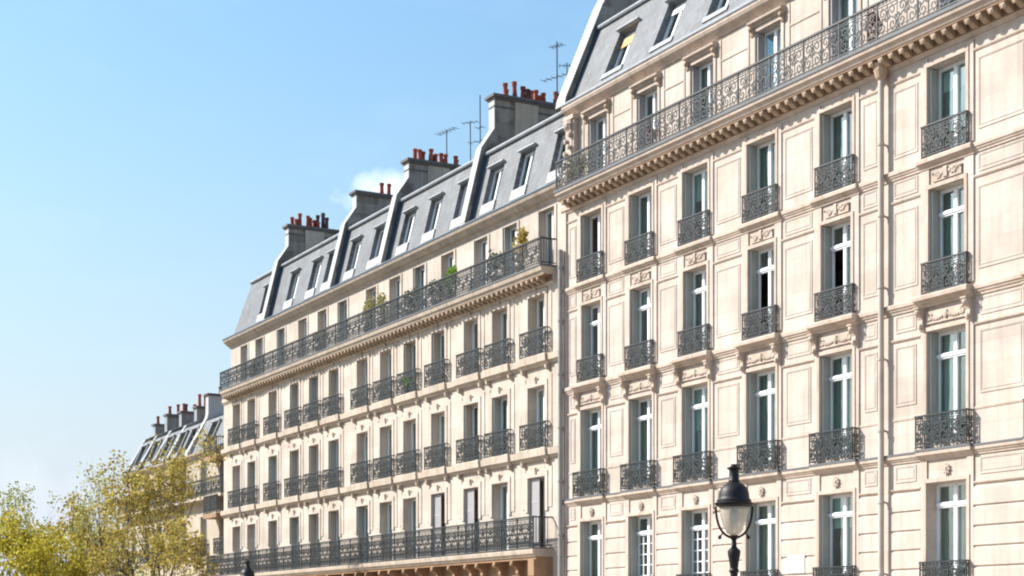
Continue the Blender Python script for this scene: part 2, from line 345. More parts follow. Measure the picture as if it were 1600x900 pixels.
def window(parent, x, y, z, w, h, transom=0, bars=0, curtains=(), jamb=None, closed=None, rec=0.24, rot=(0,0,0), single=False, open_leaf=False, blind=0, bm='curtain_white'):
    o = obj('window', frame_mesh(w-.004, h-.004, transom, bars, single), parent, (x, y, z), rot) if True else None
    o.location = Vector((x, y, z)) + (Matrix.Rotation(rot[0], 3, 'X') @ Vector((0, rec, .002)))
    hw = w/2; t = .065
    cells = []
    xs = [(-hw+t, hw-t)] if single else [(-hw+t, -.05), (.05, hw-t)]
    for a, b in xs:
        if transom: cells += [(a, b, t*1.6, transom-.06), (a, b, transom+.06, h-t)]
        else: cells.append((a, b, t*1.6, h-t))
    for i, (a, b, c, d) in enumerate(cells):
        if open_leaf and i == 0: continue
        obj('pane', pane_mesh(b-a, d-c), o, ((a+b)/2, .035, c))
    for (side, frac, m) in curtains:
        cw = (w-.1)*frac; cx = {'l': -hw+.05+cw/2, 'r': hw-.05-cw/2, 'c': 0}[side]
        obj('curtain', curtain_mesh(cw, h-.1, m), o, (cx, .17, .05))
    if blind:
        obj('blind', cached(('bl', w, round(blind*h, 2), bm), lambda: MB().box(-hw+.07, hw-.07, 0, .012, 0, blind*h).mesh('blind', bm)), o, (0, .11, h-.07-blind*h))
    if jamb:
        sides = (-1, 1) if jamb[1] == 'both' else (-1,)
        for sd in sides:
            obj('shutter', jamb_shutter(h-.03, jamb[0]), o, (sd*(hw-.022), -rec+.012, .015), (0, 0, 0), (-1, 1, 1) if sd > 0 else None)
    if closed:
        for (a, wd, m) in closed: obj('shutter', leaf_shutter(wd, h-.03, m), o, (a, -rec+.06, .012))
    return o

# ------------------------------------------------------------------ ironwork
def spiral(cx, cz, r, a0, turns, sgn, n=13):
    return [(cx + r*(1-.78*i/n)*math.cos(a0 + sgn*2*math.pi*turns*i/n), cz + r*(1-.78*i/n)*math.sin(a0 + sgn*2*math.pi*turns*i/n)) for i in range(n+1)]
def scroll_cell(b, x0, w, h, t, d, flip=1):
    cx = x0 + w/2; r = min(w*.42, h*.24)
    za, zb = h*.26, h*.74
    s1 = spiral(cx + flip*w*.03, za, r, math.pi/2, 1.35, -flip); s2 = spiral(cx - flip*w*.03, zb, r, -math.pi/2, 1.35, -flip)
    b.ribbon([(cx, h*.5)] + s1, t, d); b.ribbon([(cx, h*.5)] + s2, t, d)
    b.ribbon(spiral(cx - flip*w*.33, h*.5, w*.15, 0, 1.0, flip, 8), t*.9, d); b.ribbon(spiral(cx + flip*w*.33, h*.5, w*.15, math.pi, 1.0, flip, 8), t*.9, d)
    b.ribbon([(cx - w*.42, h*.08), (cx - w*.2, h*.13), (cx, h*.05), (cx + w*.2, h*.13), (cx + w*.42, h*.08)], t*.8, d)
    b.ribbon([(cx - w*.42, h*.92), (cx - w*.2, h*.87), (cx, h*.95), (cx + w*.2, h*.87), (cx + w*.42, h*.92)], t*.8, d)
def scroll_panel(w, h, cells, m, t=.024, d=.018, bars=True):
    if m == 'iron': t = .035
    def f():
        b = MB(); cw = w/cells
        for k in range(cells):
            scroll_cell(b, -w/2 + k*cw, cw, h, t, d, 1 if k % 2 else -1)
            if bars and k: b.ribbon([(-w/2 + k*cw, 0), (-w/2 + k*cw, h)], t*.8, d*.8)
        return b.mesh('scrollwork', m)
    return cached(('sp', w, h, cells, m), f)
def guard(parent, x, z, w, h, proj, m, cells):
    """window guard: handrail frame with returns, scrollwork children. origin: centre, wall face"""
    def f():
        b = MB(); hw = w/2; y = -proj
        b.box(-hw-.02, hw+.02, y-.025, y+.025, h-.035, h); b.box(-hw, hw, y-.012, y+.012, .03, .055)
        for sx in (-1, 1):
            b.box(sx*hw-.014, sx*hw+.014, y-.014, y+.014, 0, h-.035)
            b.box(sx*hw-.016, sx*hw+.016, y+.025, .02, h-.033, h-.004); b.box(sx*hw-.010, sx*hw+.010, y+.013, .02, .032, .053)
            n = max(1, int(proj/.09))
            for k in range(1, n+1): yy = y + proj*k/(n+1); b.box(sx*hw-.008, sx*hw+.008, yy-.008, yy+.008, .05, h-.03)
        b.box(-hw, hw, y-.010, y+.010, h-.135, h-.115)
        return b.mesh('window_railing', m)
    o = obj('window_railing', cached(('gd', w, h, proj, m), f), parent, (x, 0, z))
    obj('scrollwork', scroll_panel(w-.04, h-.19, cells, m), o, (0, -proj, .055))
    obj('frieze', cached(('fz', w, m), lambda: frieze(w-.04, .08, m)), o, (0, -proj, h-.115))
    return o
def frieze(w, h, m):
    b = MB(); n = int(w/.11)
    for k in range(n): b.ribbon(spiral(-w/2 + (k+.5)*w/n, h/2, h*.5, 0, 1.0, 1, 7), .014, .012)
    b.ribbon([(-w/2, h*.5), (w/2, h*.5)], .012, .012)
    return b.mesh('frieze', m)
def long_railing(parent, x0, x1, z, h, y, m, pw, cells, ret, name='balcony_railing', style=0):
    """continuous balcony railing along x with returns to the wall; each panel its own child"""
    n = max(1, round((x1-x0)/pw)); pw = (x1-x0)/n
    b = MB(); b.box(x0-.03, x1+.03, -.03, .03, h-.045, h); b.box(x0, x1, -.015, .015, .05, .08); b.box(x0, x1, -.012, .012, h-.16, h-.14)
    for k in range(n+1): b.box(x0+k*pw-.018, x0+k*pw+.018, -.018, .018, 0, h-.045)
    for xe in ret:
        b.box(xe-.028, xe+.028, .03, -y+.02, h-.043, h-.002); b.box(xe-.012, xe+.012, .016, -y+.02, .052, .078)
        for k in range(1, int(-y/.10)): b.box(xe-.009, xe+.009, .10*k-.009, .10*k+.009, .07, h-.04)
    o = part(name, b, m, parent, (0, y, z))
    for k in range(n):
        xc = x0+(k+.5)*pw
        if style and k % 2:
            def f():
                bb = MB(); nb = int(pw/.075); hh = h-.24
                for q in range(1, nb): xx = -pw/2 + q*pw/nb; bb.ribbon([(xx, 0), (xx, hh)], .018, .016)
                for q in range(nb): xx = -pw/2 + (q+.5)*pw/nb; bb.ribbon(spiral(xx, hh*.85, pw/nb*.42, 0, 1, 1, 7), .012, .012); bb.ribbon(spiral(xx, hh*.15, pw/nb*.42, 0, 1, 1, 7), .012, .012)
                return bb.mesh('railing_panel', m)
            me = cached(('bars', pw, h, m), f)
        else: me = scroll_panel(round(pw-.036, 4), round(h-.24, 4), cells, m)
        obj('railing_panel', me, o, (xc, 0, .08))
        obj('frieze', cached(('fz', round(pw, 3), m), lambda: frieze(pw-.04, .09, m)), o, (xc, 0, h-.14))
    return o

# ------------------------------------------------------------------ mouldings
def string_profile(p, z0, z1, back=0.02):
    h = z1-z0
    return [(back, z0), (-p*.30, z0), (-p*.34, z0+h*.18), (-p*.62, z0+h*.30), (-p*.70, z0+h*.46), (-p*.97, z0+h*.55), (-p, z0+h*.86), (-p*.9, z1), (back, z1+.012)]
def console_profile(p, h):     # S-shaped bracket, top at z=0 hanging to -h
    return [(0.02, 0), (-p, 0), (-p*1.02, -h*.12), (-p*.92, -h*.26), (-p*.66, -h*.38), (-p*.52, -h*.52), (-p*.55, -h*.68), (-p*.42, -h*.86), (-p*.2, -h), (.02, -h)]
def panel_ring(w, h, t=.045, d=.017):
    def f():
        b = MB(); hw = w/2
        for (o_, dd, tt) in ((0, d, t*.55), (t*.55, d*.55, t*.45)):
            a, c = hw-o_, h-o_
            b.box(-a, a, -dd, .005, c-tt, c); b.box(-a, a, -dd, .005, o_, o_+tt)
            b.box(-a, -a+tt, -dd+.001, .005, o_+tt, c-tt); b.box(a-tt, a, -dd+.001, .005, o_+tt, c-tt)
        b.box(-hw+t+.03, hw-t-.03, -.010, .005, t+.03, h-t-.03)
        return b.mesh('wall_panel', 'stone_a')
    return cached(('pr', round(w, 3), round(h, 3)), f)
def festoon():                   # carved relief over a window head
    b = MB(); b.box(-.45, .45, -.012, .005, 0, .24)
    b.prism_x([(-.012, .02), (-.075, .04), (-.095, .22), (-.06, .26), (-.012, .26)], -.055, .055)
    for s_ in (-1, 1):
        for k, r in enumerate((.055, .045, .05, .035, .03)):
            b.blob((s_*(.11+.075*k), -.03, .13 + (.02, -.035, -.02, .03, .05)[k]), (r, .04, r*.9))
        b.ribbon(spiral(s_*.26, .13, .09, 0, 1.3, s_, 10), .028, .05, -.03)
    return b.mesh('carved_ornament', 'trim_a')
def festoon_wide():
    b = MB(); b.box(-.62, .62, -.012, .005, 0, .27)
    for s_ in (-1, 1):
        for k in range(7):
            z = .15 - .06*math.sin(math.pi*(k+.5)/7); b.blob((s_*(.06+.075*k), -.035, z), (.05, .04, .05))
        b.ribbon(spiral(s_*.5, .14, .085, math.pi/2, 1.3, s_, 10), .03, .06, -.035)
    b.blob((0, -.05, .15), (.075, .06, .1), 8, 5)
    return b.mesh('carved_ornament', 'trim_a')
def medallion():
    b = MB(); b.blob((0, 0, 0), (.10, .06, .12), 10, 6)
    for k in range(8): b.blob((.115*math.cos(k*math.pi/4), -.01, .13*math.sin(k*math.pi/4)), .035)
    b.blob((0, -.05, .02), (.05, .05, .06)); b.blob((0, -.01, -.17), (.03, .03, .05))
    return b.mesh('medallion', 'trim_a', True)
def modillion(p, h, w, m):
    b = MB(); b.prism_x([(.02, 0), (-p, 0), (-p-.01, -h*.35), (-p*.9, -h*.72), (-p*.62, -h*.62), (-p*.45, -h*.8), (-p*.25, -h), (.02, -h)], -w/2, w/2)
    b.blob((0, -p*.86, -h*.45), (w*.5, h*.33, h*.36), 6, 4)
    return b.mesh('modillion', m)
def body(bld, x0, x1, z1, floors, depth=11, m='stone_a', parts_z0=0):
    b = MB(); b.box(x0, x0+.3, .36, depth, 0, z1); b.box(x1-.3, x1, .36, depth, 0, z1); b.box(x0+.3, x1-.3, depth-.3, depth, 0, z1)
    part('side_walls', b, m, bld)
    for z in floors: part('storey_floor', MB().box(x0+.3, x1-.3, .37, 4.99, z-.12, z), 'interior', bld)
    part('inner_wall', MB().box(x0+.3, x1-.3, 5.0, 5.15, .02, z1-.02), 'interior', bld)

# ================================================================== GROUND
struct('ground', MB().box(-1500, 900, -1200, 1500, -.5, -.16), 'ground_soil')
struct('road', MB().box(-400, 300, -34, -11.6, -.15, -.13), 'asphalt')
struct('pavement', MB().box(-400, 300, -11.42, 14, -.14, 0), 'pavement_stone')
kb = MB()
for k in range(140): kb.box(-150 + k*1.5, -150 + k*1.5 + 1.49, -11.6, -11.42, -.14, -.003 - .002*(k % 2))
struct('kerb', kb, 'kerb_stone')
lb = MB()
for k in range(40): lb.box(-150 + 5*k, -147 + 5*k, -22.6, -22.45, -.129, -.126)
struct('lane_marking', lb, 'paint_white_line')

# ================================================================== BUILDING A (right)
A = thing('apartment_building', 'cream stone apartment house at the right with moulded wall panels and a tall slate mansard', 'building', (-32, 0, 0))
ax = -32.0
def X(x): return x - ax
AX0, AX1 = -43.3, -18.0
acols = [-41.6, -38.95, -36.3, -33.43, -30.55, -26.9, -23.73, -20.9]
E0 = EYE
rows = {1: (1.15, 10.2, 12.15), 2: (1.06, 7.28, 9.50), 3: (1.17, 4.02, 6.43), 4: (1.2, .8, 3.15)}
holes = []
for c in acols:
    for r, (w, za, zb) in rows.items(): holes.append((X(c)-w/2, X(c)+w/2, za+E0, zb+E0))
wallA = part('wall', wall_holes(X(AX0), X(AX1), 0, 12.9+E0, holes, .36), 'stone_a', A)
body(A, X(AX0), X(AX1), 15.6+E0, [z+E0 for z in (.7, 3.9, 7.1, 10.1, 12.9)])
# attic wall
ah = [(X(c)-.52, X(c)+.52, 12.99+E0, 15.0+E0) for c in acols]
part('attic_wall', wall_holes(X(AX0), X(AX1), 12.9+E0, 15.55+E0, ah, .34), 'stone_a', A, (0, .2, 0))

# bay strips beside the windows, plinth bands, panels
for c in acols:
    for (za, zb, w) in ((10.24, 12.36, 1.15), (7.3, 9.94, 1.06), (3.9, 6.98, 1.17), (.3, 3.66, 1.2)):
        pieces('window_surround', [(X(c)+s_*(w/2+.010), X(c)+s_*.80, -.035, .004, za+E0, zb+E0) for s_ in (-1, 1)], 'stone_a', A)
        zh = {10.24: 12.15, 7.3: 9.5, 3.9: 6.43, .3: 3.15}[za]; t = .10
        # architrave: raised moulding round the opening
        pieces('architrave', [(X(c)+s_*(w/2+.014), X(c)+s_*(w/2+t), -.058, -.03, za+E0+.02, zh+E0+.012) for s_ in (-1, 1)], 'trim_a', A)
        pieces('lintel', [(X(c)-w/2-t, X(c)+w/2+t, -.060, .003, zh+E0+.014, zh+E0+t)], 'trim_a', A)
piers = []
edges = [(AX0+.28, acols[0]-.80)] + [(acols[i]+.80, acols[i+1]-.80) for i in range(len(acols)-1)]
for (a, b_) in edges:
    if abs(a+29.75) < .05: piers += [(a, -28.98), (-28.70, b_)]
    else: piers.append((a, b_))
for (a, b_) in piers:
    w = b_-a
    for (za, zb, ins) in ((10.45, 11.95, .12), (9.56, 9.93, .12), (7.53, 9.26, .12), (6.56, 6.93, .17), (4.93, 6.25, .17), (3.24, 3.60, .17)):
        if w-2*ins > .18: obj('wall_panel', panel_ring(w-2*ins, zb-za), A, (X((a+b_)/2), 0, za+E0))
    for z, p in ((12.10, .035), (9.44, .04), (6.36, .045), (4.60, .02), (3.04, .05)):
        b = MB(); b.prism_x([(.004, z+E0), (-p*.5, z+E0), (-p, z+E0+.03), (-p, z+E0+.055), (.004, z+E0+.06)], X(a)+.004, X(b_)-.004); part('wall_moulding', b, 'trim_a', A)
    # rusticated ashlar courses of the lowest visible storey
    z = 3.0
    while z > -2.3:
        me = cached(('ash', round(w, 3)), lambda: MB().prism_x([(.004, .012), (-.012, .012), (-.034, .034), (-.034, .39), (-.012, .412), (.004, .412)], -w/2+.006, w/2-.006).mesh('stone_course', 'stone_a'))
        obj('stone_course', me, wallA, (X((a+b_)/2), 0, z-.424+E0)); z -= .424
# left edge pilaster
b = MB(); b.box(X(AX0)+.002, X(AX0)+.26, -.06, .004, .05, 12.5+E0); part('corner_pilaster', b, 'stone_a', A)

# string courses
def string_course(z0, z1, p_wall, p_bay, flash=False, hood=False):
    b = MB(); b.prism_x(string_profile(p_wall, z0+E0, z1+E0), X(AX0)-.02, X(AX1)); o = part('string_course', b, 'trim_a', A)
    for c in acols:
        b = MB(); b.prism_x(string_profile(p_bay, z0+E0-.012, z1+E0+.012), -.83, .83)
        q = part('sill_course', b, 'trim_a', o, (X(c), 0, 0))
    if flash:
        b = MB(); b.box(X(AX0)-.02, X(AX1), -p_wall-.012, .003, z1+E0-.012, z1+E0+.030)
        for c in acols: b.box(X(c)-.84, X(c)+.84, -p_bay-.012, .003, z1+E0-.002, z1+E0+.050)
        part('lead_flashing', b, 'lead', o)
    return o
string_course(9.97, 10.17, .09, .16)
hoodc = string_course(6.98, 7.20, .10, .27)
string_course(3.66, 3.84, .10, .17, True)
cme = MB().prism_x(console_profile(.23, .50), -.07, .07)
cme.blob((0, -.21, -.09), (.075, .05, .06)); cme.blob((0, -.13, -.40), (.06, .05, .07)); cme.box(-.085, .085, -.26, .0, -.03, .005); cme = cme.mesh('bracket', 'trim_a')
fe, fw_, md = festoon(), festoon_wide(), medallion()
for c in acols:
    for s_ in (-1, 1): obj('bracket', cme, A, (X(c)+s_*.72, 0, 6.96+E0))
    obj('carved_ornament', fe, A, (X(c), -.037, 9.64+E0), (0, 0, 0), (1, .55, 1)); obj('carved_ornament', fw_, A, (X(c), -.037, 6.60+E0), (0, 0, 0), (1, .6, 1))
    obj('medallion', md, A, (X(c), -.038, 3.42+E0), (0, 0, 0), (.8, .5, .8))
# main cornice carrying the continuous balcony
CA0 = -42.87
b = MB(); z = E0
b.prism_x([(.2, 12.62+z), (-.10, 12.62+z), (-.12, 12.68+z), (-.40, 12.70+z), (-.44, 12.74+z), (-.47, 12.80+z), (-.53, 12.84+z), (-.55, 12.93+z), (-.53, 12.95+z), (.2, 12.97+z)], X(CA0), X(AX1))
b.prism_x([(.02, 12.42+z), (-.035, 12.42+z), (-.05, 12.47+z), (-.10, 12.5+z), (-.11, 12.62+z), (.02, 12.62+z)], X(AX0)+.01, X(AX1))
corA = part('cornice', b, 'trim_a', A)
b = MB(); b.box(X(CA0)+.02, X(AX1), -.42, -.08, 12.672+z, 12.699+z); b.box(X(CA0)+.45, X(AX1), -.125, -.1, 12.50+z, 12.671+z); part('painted_soffit_shade', b, 'painted_soffit_shade', corA)  # strips added in brown to paint the warm shade between the modillions
mo = modillion(.30, .19, .145, 'bounce_brown_stone')
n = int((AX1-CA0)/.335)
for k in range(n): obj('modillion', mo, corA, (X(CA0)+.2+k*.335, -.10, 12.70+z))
b = MB(); b.box(X(CA0)-.02, X(AX1), -.57, .2, 12.92+z, 12.995+z); part('lead_flashing', b, 'lead', corA)
long_railing(A, X(CA0)+.03, X(AX1)-.2, 12.995+E0, .86, -.50, 'iron_grey', 1.28, 4, [X(CA0)+.03])

# attic storey: windows with hoods, eaves
hb = MB(); hb.prism_x([(.004, .0), (-.05, 0), (-.07, .05), (-.17, .08), (-.18, .13), (.004, .17)], -.70, .70)
hoodm = hb.mesh('window_hood', 'trim_a')
hc = MB().prism_x(console_profile(.15, .24), -.05, .05); hc.blob((0, -.13, -.06), (.055, .05, .05)); hc = hc.mesh('bracket', 'bounce_brown_stone')
for i, c in enumerate(acols):
    h_ = obj('window_hood', hoodm, A, (X(c), .2, 15.13+E0))
    for s_ in (-1, 1): obj('bracket', hc, h_, (s_*.62, 0, .005))
    t = .11
    pieces('architrave', [(X(c)+s_*.532, X(c)+s_*(.52+t), -.03, .003, 12.99+E0, 15.01+E0) for s_ in (-1, 1)], 'trim_a', A, (0, .2, 0))
    pieces('wall_moulding', [(X(c)+s_*.80, X(c)+s_*.86, -.022, .003, 12.99+E0, 15.30+E0) for s_ in (-1, 1)], 'trim_a', A, (0, .2, 0))
    pieces('lintel', [(X(c)-.63, X(c)+.63, -.032, .003, 15.014+E0, 15.12+E0)], 'trim_a', A, (0, .2, 0))
    if i < len(acols)-1:
        b = MB(); b.box(X(c)+.87, X(acols[i+1])-.87, -.02, .003, 14.72+E0, 14.76+E0); part('wall_moulding', b, 'trim_a', A, (0, .2, 0))
b = MB(); b.prism_x([(.3, 15.36+z), (.16, 15.36+z), (.12, 15.42+z), (.05, 15.46+z), (-.02, 15.52+z), (-.06, 15.60+z), (-.05, 15.64+z), (.3, 15.66+z)], X(AX0)-.02, X(AX1))
eaA = part('eaves_cornice', b, 'trim_a', A)
b = MB(); b.tube([(X(AX0)-.02, -.03, 15.70+z), (X(AX1), -.03, 15.70+z)], .055, 8); part('gutter', b, 'zinc', eaA)
# carved end console on the attic's left edge
b = MB(); b.box(-.24, .24, 0, .3, 0, 2.2); b.prism_x([(.1, 2.2), (-.02, 2.2), (-.10, 2.12), (-.12, 1.98), (-.05, 1.86), (-.02, 1.5), (-.06, .9), (-.16, .55), (-.18, .2), (-.1, 0), (.1, 0)], -.16, .16)
b.blob((0, -.08, 2.05), (.22, .10, .12)); 
for k in range(9): b.blob((.10*(-1)**k, -.07-.012*k, 1.75-.19*k), (.09, .06, .09))
b.box(-.29, .29, -.06, .3, 2.2, 2.32)
part('carved_console', b, 'trim_a', A, (X(-42.95), .02, 13.0+E0))

# mansard
def mansard(bld, Xf, x0, x1, zb, yb, slope, L, centers, ww, z0w, z1w, name='roof'):
    a = -(math.pi/2 - slope)
    hs = [(Xf(c)-ww/2, Xf(c)+ww/2, z0w, z1w) for c in centers]
    return obj(name, wall_holes(Xf(x0), Xf(x1), 0, L, hs, .40).mesh(name, 'slate'), bld, (0, yb, zb), (a, 0, 0)), a
SLA = R(67); LA = 2.52/math.sin(SLA)
adorm = [-41.0, -38.42, -35.85, -33.1, -30.2, -27.0, -24.2, -21.4]
rfA, aA = mansard(A, X, -43.12, AX1, 15.66+E0, .12, SLA, LA, adorm, 1.04, .55, 2.02)
b = MB(); y1 = .12 + LA*math.cos(SLA); z1 = 15.66+E0+LA*math.sin(SLA)
b.add([(X(-43.12), y1-.06, z1), (X(AX1), y1-.06, z1), (X(AX1), 5.6, z1+1.5), (X(-43.12), 5.6, z1+1.5), (X(AX1), 11.0, z1-.6), (X(-43.12), 11.0, z1-.6)], [(0, 1, 2, 3), (3, 2, 4, 5)])
part('upper_roof', b, 'zinc', A)
b = MB(); b.tube([(X(-43.12), y1-.05, z1+.02), (X(AX1), y1-.05, z1+.02)], .07, 8); part('roof_flashing', b, 'zinc', A)
def slope_pt(yb, zb, slope, u, d=0): return (yb + u*math.cos(slope) + d*math.sin(slope), zb + u*math.sin(slope) - d*math.cos(slope))
for i, c in enumerate(adorm):
    y_, z_ = slope_pt(.12, 15.66+E0, SLA, .55)
    wd = window(A, X(c), y_, z_, 1.04, 1.47, rec=.21, rot=(aA, 0, 0), single=False)
    b = MB(); b.box(-.56, .56, -.04, .05, -.16, -.003); part('window_sill', b, 'zinc', wd, (0, -.21, 0))
    b = MB(); b.box(-.60, .60, -.13, .05, 1.475, 1.52); part('window_head', b, 'zinc', wd, (0, -.21, 0))
    if i == 0:
        b = MB(); b.box(-.46, .46, -.05, -.03, .98, 1.30); part('blind', b, 'blind_orange', wd)
    elif i == 1:
        b = MB(); b.box(-.46, .46, -.05, -.03, 1.12, 1.30); part('blind', b, 'curtain_white', wd)
# party wall on the left verge of the mansard
def party_wall(bld, x, prof_out, back, th, m_side, m_cop='plaster_front'):
    prof = prof_out + back
    b = MB(); b.prism_x(prof, x-th/2, x+th/2)
    o = part('party_wall', b, m_side, bld)
    pb = MB(); n_ = len(prof_out)
    for i in range(n_-1):
        (ya, za), (yb_, zb_) = prof_out[i], prof_out[i+1]
        L_ = math.hypot(yb_-ya, zb_-za); ny, nz2 = -(zb_-za)/L_*.02, (yb_-ya)/L_*.02
        pb.prism_x([(ya+.01, za), (ya+ny, za+nz2), (yb_+ny, zb_+nz2), (yb_+.01, zb_)], x-th/2-.015, x+th/2+.015)
    part('coping', pb, m_cop, o)
    return o
z = E0
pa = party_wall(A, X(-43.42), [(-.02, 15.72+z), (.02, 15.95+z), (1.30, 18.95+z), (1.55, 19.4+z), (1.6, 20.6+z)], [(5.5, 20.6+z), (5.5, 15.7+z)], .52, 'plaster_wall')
b = MB(); b.box(X(-43.75), X(-43.08), 1.5, 5.6, 20.6+z, 20.72+z); part('chimney_cap', b, 'cap_stone', pa)
b = MB(); b.prism_x([(.12, 15.74+z), (.90, 17.7+z), (1.05, 18.3+z), (1.6, 18.3+z), (.60, 15.74+z)], X(-43.165), X(-43.145)); part('flashing', b, 'zinc_blue', pa)

# windows and guards of A
rnd = random.Random(3)
for i, c in enumerate(acols):
    for r, (w, za, zb) in rows.items():
        h_ = zb-za; cur = []; jamb = ('shutter_grey', 'both'); tr = 0; bars = 0; closed = None
        if r == 1: cur = [('l', .42, 'curtain_teal')] if i in (1, 4) else [('c', .97, 'curtain_teal')] if i in (3, 5) else [('r', .4, 'curtain_teal')] if i == 2 else []
        if r == 2: tr = h_*.76; cur = [('l', .45, 'curtain_teal'), ('r', .3, 'curtain_white')] if i in (2, 5) else [('r', .4, 'curtain_teal')] if i in (0, 4) else []
        if r == 3: tr = h_*.78; cur = [('l', .55, 'curtain_teal'), ('r', .45, 'curtain_teal')] if i in (0, 3, 4) else [('l', .5, 'curtain_beige'), ('r', .3, 'curtain_white')] if i == 1 else [('l', .35, 'curtain_white'), ('r', .25, 'curtain_teal')]
        if r == 4: tr = h_*.80; bars = 6 if i in (1, 2) else 0; cur = [('l', .5, 'curtain_teal'), ('r', .5, 'curtain_teal')] if i == 5 else [('l', .4, 'curtain_beige'), ('r', .3, 'curtain_white')] if i in (0, 3) else [('r', .4, 'curtain_beige')] if i == 4 else []
        if r == 4: jamb = ('shutter_grey', 'both') if i != 5 else None
        window(A, X(c), 0, za+E0, w, h_, tr, bars, cur, jamb, closed, open_leaf=(r, i) in ((2, 3), (2, 4), (1, 0)), blind={(1, 2): .35, (2, 1): .2, (3, 2): .45, (4, 4): .3, (1, 5): .22}.get((r, i), 0))
        gp = {1: (1.34, .70, .12), 2: (1.34, .70, .12), 3: (1.54, .72, .20), 4: (1.40, .68, .14)}[r]
        guard(A, X(c), {1: 10.19, 2: 7.23, 3: 3.90, 4: .78}[r]+E0, gp[0], gp[1], gp[2], 'iron_grey' if r < 3 else 'iron', 6)
    window(A, X(c), .2, 12.997+E0, 1.03, 2.0, 0, 0, [('r', .3, 'curtain_white')] if i % 2 else [('l', .25, 'curtain_white')], ('shutter_white', 'both'), None, rec=.22)
# a white shutter half swung out beside two windows, and the enamel plate
for zz, hh in ((7.3, 2.15), (4.04, 2.35)):
    o = obj('shutter', leaf_shutter(.36, hh, 'shutter_white'), A, (X(-30.55)+.54, -.02, zz+E0), (0, 0, R(62)))
b = MB(); b.box(-.31, .31, -.055, -.03, 0, .38); b.box(-.33, .33, -.05, -.032, -.02, .40); part('wall_plaque', b, 'plaque_white', A, (X(-32.04), 0, 1.37+E0))
# drain pipes
def pipe(bld, x, z0, z1, r, m, hopper=True, y=-.16):
    b = MB(); b.tube([(x, y, z0), (x, y, z1)], r, 12); o = part('drainpipe', b, m, bld, smooth=True)
    for k in range(int((z1-z0)/1.6)+1):
        zz = z0+.5+1.6*k
        if zz < z1: b = MB(); b.lathe([(r, 0), (r+.018, .005), (r+.018, .06), (r, .065)], (x, y, zz), 12); b.box(x-.02, x+.02, y+r, .02, zz+.01, zz+.05); part('pipe_collar', b, m, o)
    if hopper:
        b = MB(); b.lathe([(r, 0), (r+.05, .05), (r+.10, .22), (r+.10, .30), (r+.12, .32), (r+.12, .38)], (x, y, z1-.04), 12); part('hopper', b, 'bounce_brown_stone', o)
    return o
pipe(A, X(-28.84), 0, 12.30+E0, .068, 'pipe_beige')
pipe(A, X(-43.18), 0, 11.35+E0, .075, 'pipe_grey', False)

# ================================================================== BUILDING B (middle)
Bd = thing('apartment_building', 'long cream apartment house in the middle with thirteen window bays and two running iron balconies', 'building', (-59, 0, 0))
bx = -59.0
def XB(x): return x - bx
BX0, BX1 = -75.0, -43.34
bcols = [-44.9, -47.3, -49.35, -51.87, -54.2, -56.3, -58.5, -61.36, -63.5, -65.7, -68.3, -71.05, -73.08]
brow = {1: (1.02, 8.42, 10.28), 2: (1.06, 5.56, 7.48), 3: (1.08, 2.46, 4.68)}
holes = [(XB(c)-w/2, XB(c)+w/2, za+E0, zb+E0) for c in bcols for (w, za, zb) in brow.values()]
part('wall', wall_holes(XB(BX0), XB(BX1), 0, 10.95+E0, holes, .36), 'stone_b', Bd)
body(Bd, XB(BX0), XB(BX1), 13.5+E0, [z+E0 for z in (2.4, 5.5, 8.3, 10.9)], m='stone_b')
ah = [(XB(c)-.48, XB(c)+.48, 11.02+E0, 13.04+E0) for c in bcols]
part('attic_wall', wall_holes(XB(BX0), XB(BX1), 10.95+E0, 13.40+E0, ah, .34), 'stone_b', Bd, (0, .35, 0))
key = MB().prism_x([(.004, 0), (-.06, .0), (-.13, .14), (-.15, .24), (-.10, .27), (.004, .27)], -.07, .07).mesh('keystone', 'trim_b')
for c in bcols:
    for r, (w, za, zb) in brow.items():
        t = .17; zl = za if r < 3 else zb-1.05
        pieces('window_surround', [(XB(c)+s_*(w/2+.012), XB(c)+s_*(w/2+t), -.045, .003, zl+E0, zb+E0+.012) for s_ in (-1, 1)], 'stone_b', Bd)
        pieces('wall_strip', [(XB(c)+s_*(w/2+t+.02), XB(c)+s_*(w/2+t+.24), -.02, .003, zl+E0+(.0 if r < 3 else .1), zb+E0+.30) for s_ in (-1, 1)], 'stone_b', Bd)
        pieces('lintel', [(XB(c)-w/2-t, XB(c)+w/2+t, -.048, .003, zb+E0+.015, zb+E0+.18)], 'stone_b', Bd)
        obj('keystone', key, Bd, (XB(c), -.04, zb+E0+.10), (0, 0, 0), (.6, .5, .75))
for (z0, z1) in ((8.10, 8.40), (5.22, 5.53)):
    b = MB(); b.prism_x([(.02, z0+E0), (-.06, z0+E0), (-.08, z0+E0+.06), (-.15, z0+E0+.09), (-.17, z1+E0-.02), (.02, z1+E0)], XB(BX0)-.03, XB(BX1)); o = part('string_course', b, 'trim_b', Bd)
    for c in bcols:
        b = MB(); b.prism_x([(.02, z0+E0-.03), (-.10, z0+E0-.03), (-.14, z0+E0+.05), (-.22, z0+E0+.08), (-.24, z1+E0-.01), (-.22, z1+E0+.012), (.02, z1+E0+.014)], -.88, .88); part('sill_course', b, 'trim_b', o, (XB(c), 0, 0))
        for s_ in (-1, 1):
            b = MB().prism_x([(.02, 0), (-.16, 0), (-.14, -.10), (-.05, -.16), (.02, -.16)], -.05, .05); part('bracket', b, 'trim_b', o, (XB(c)+s_*.76, 0, z0+E0-.032))
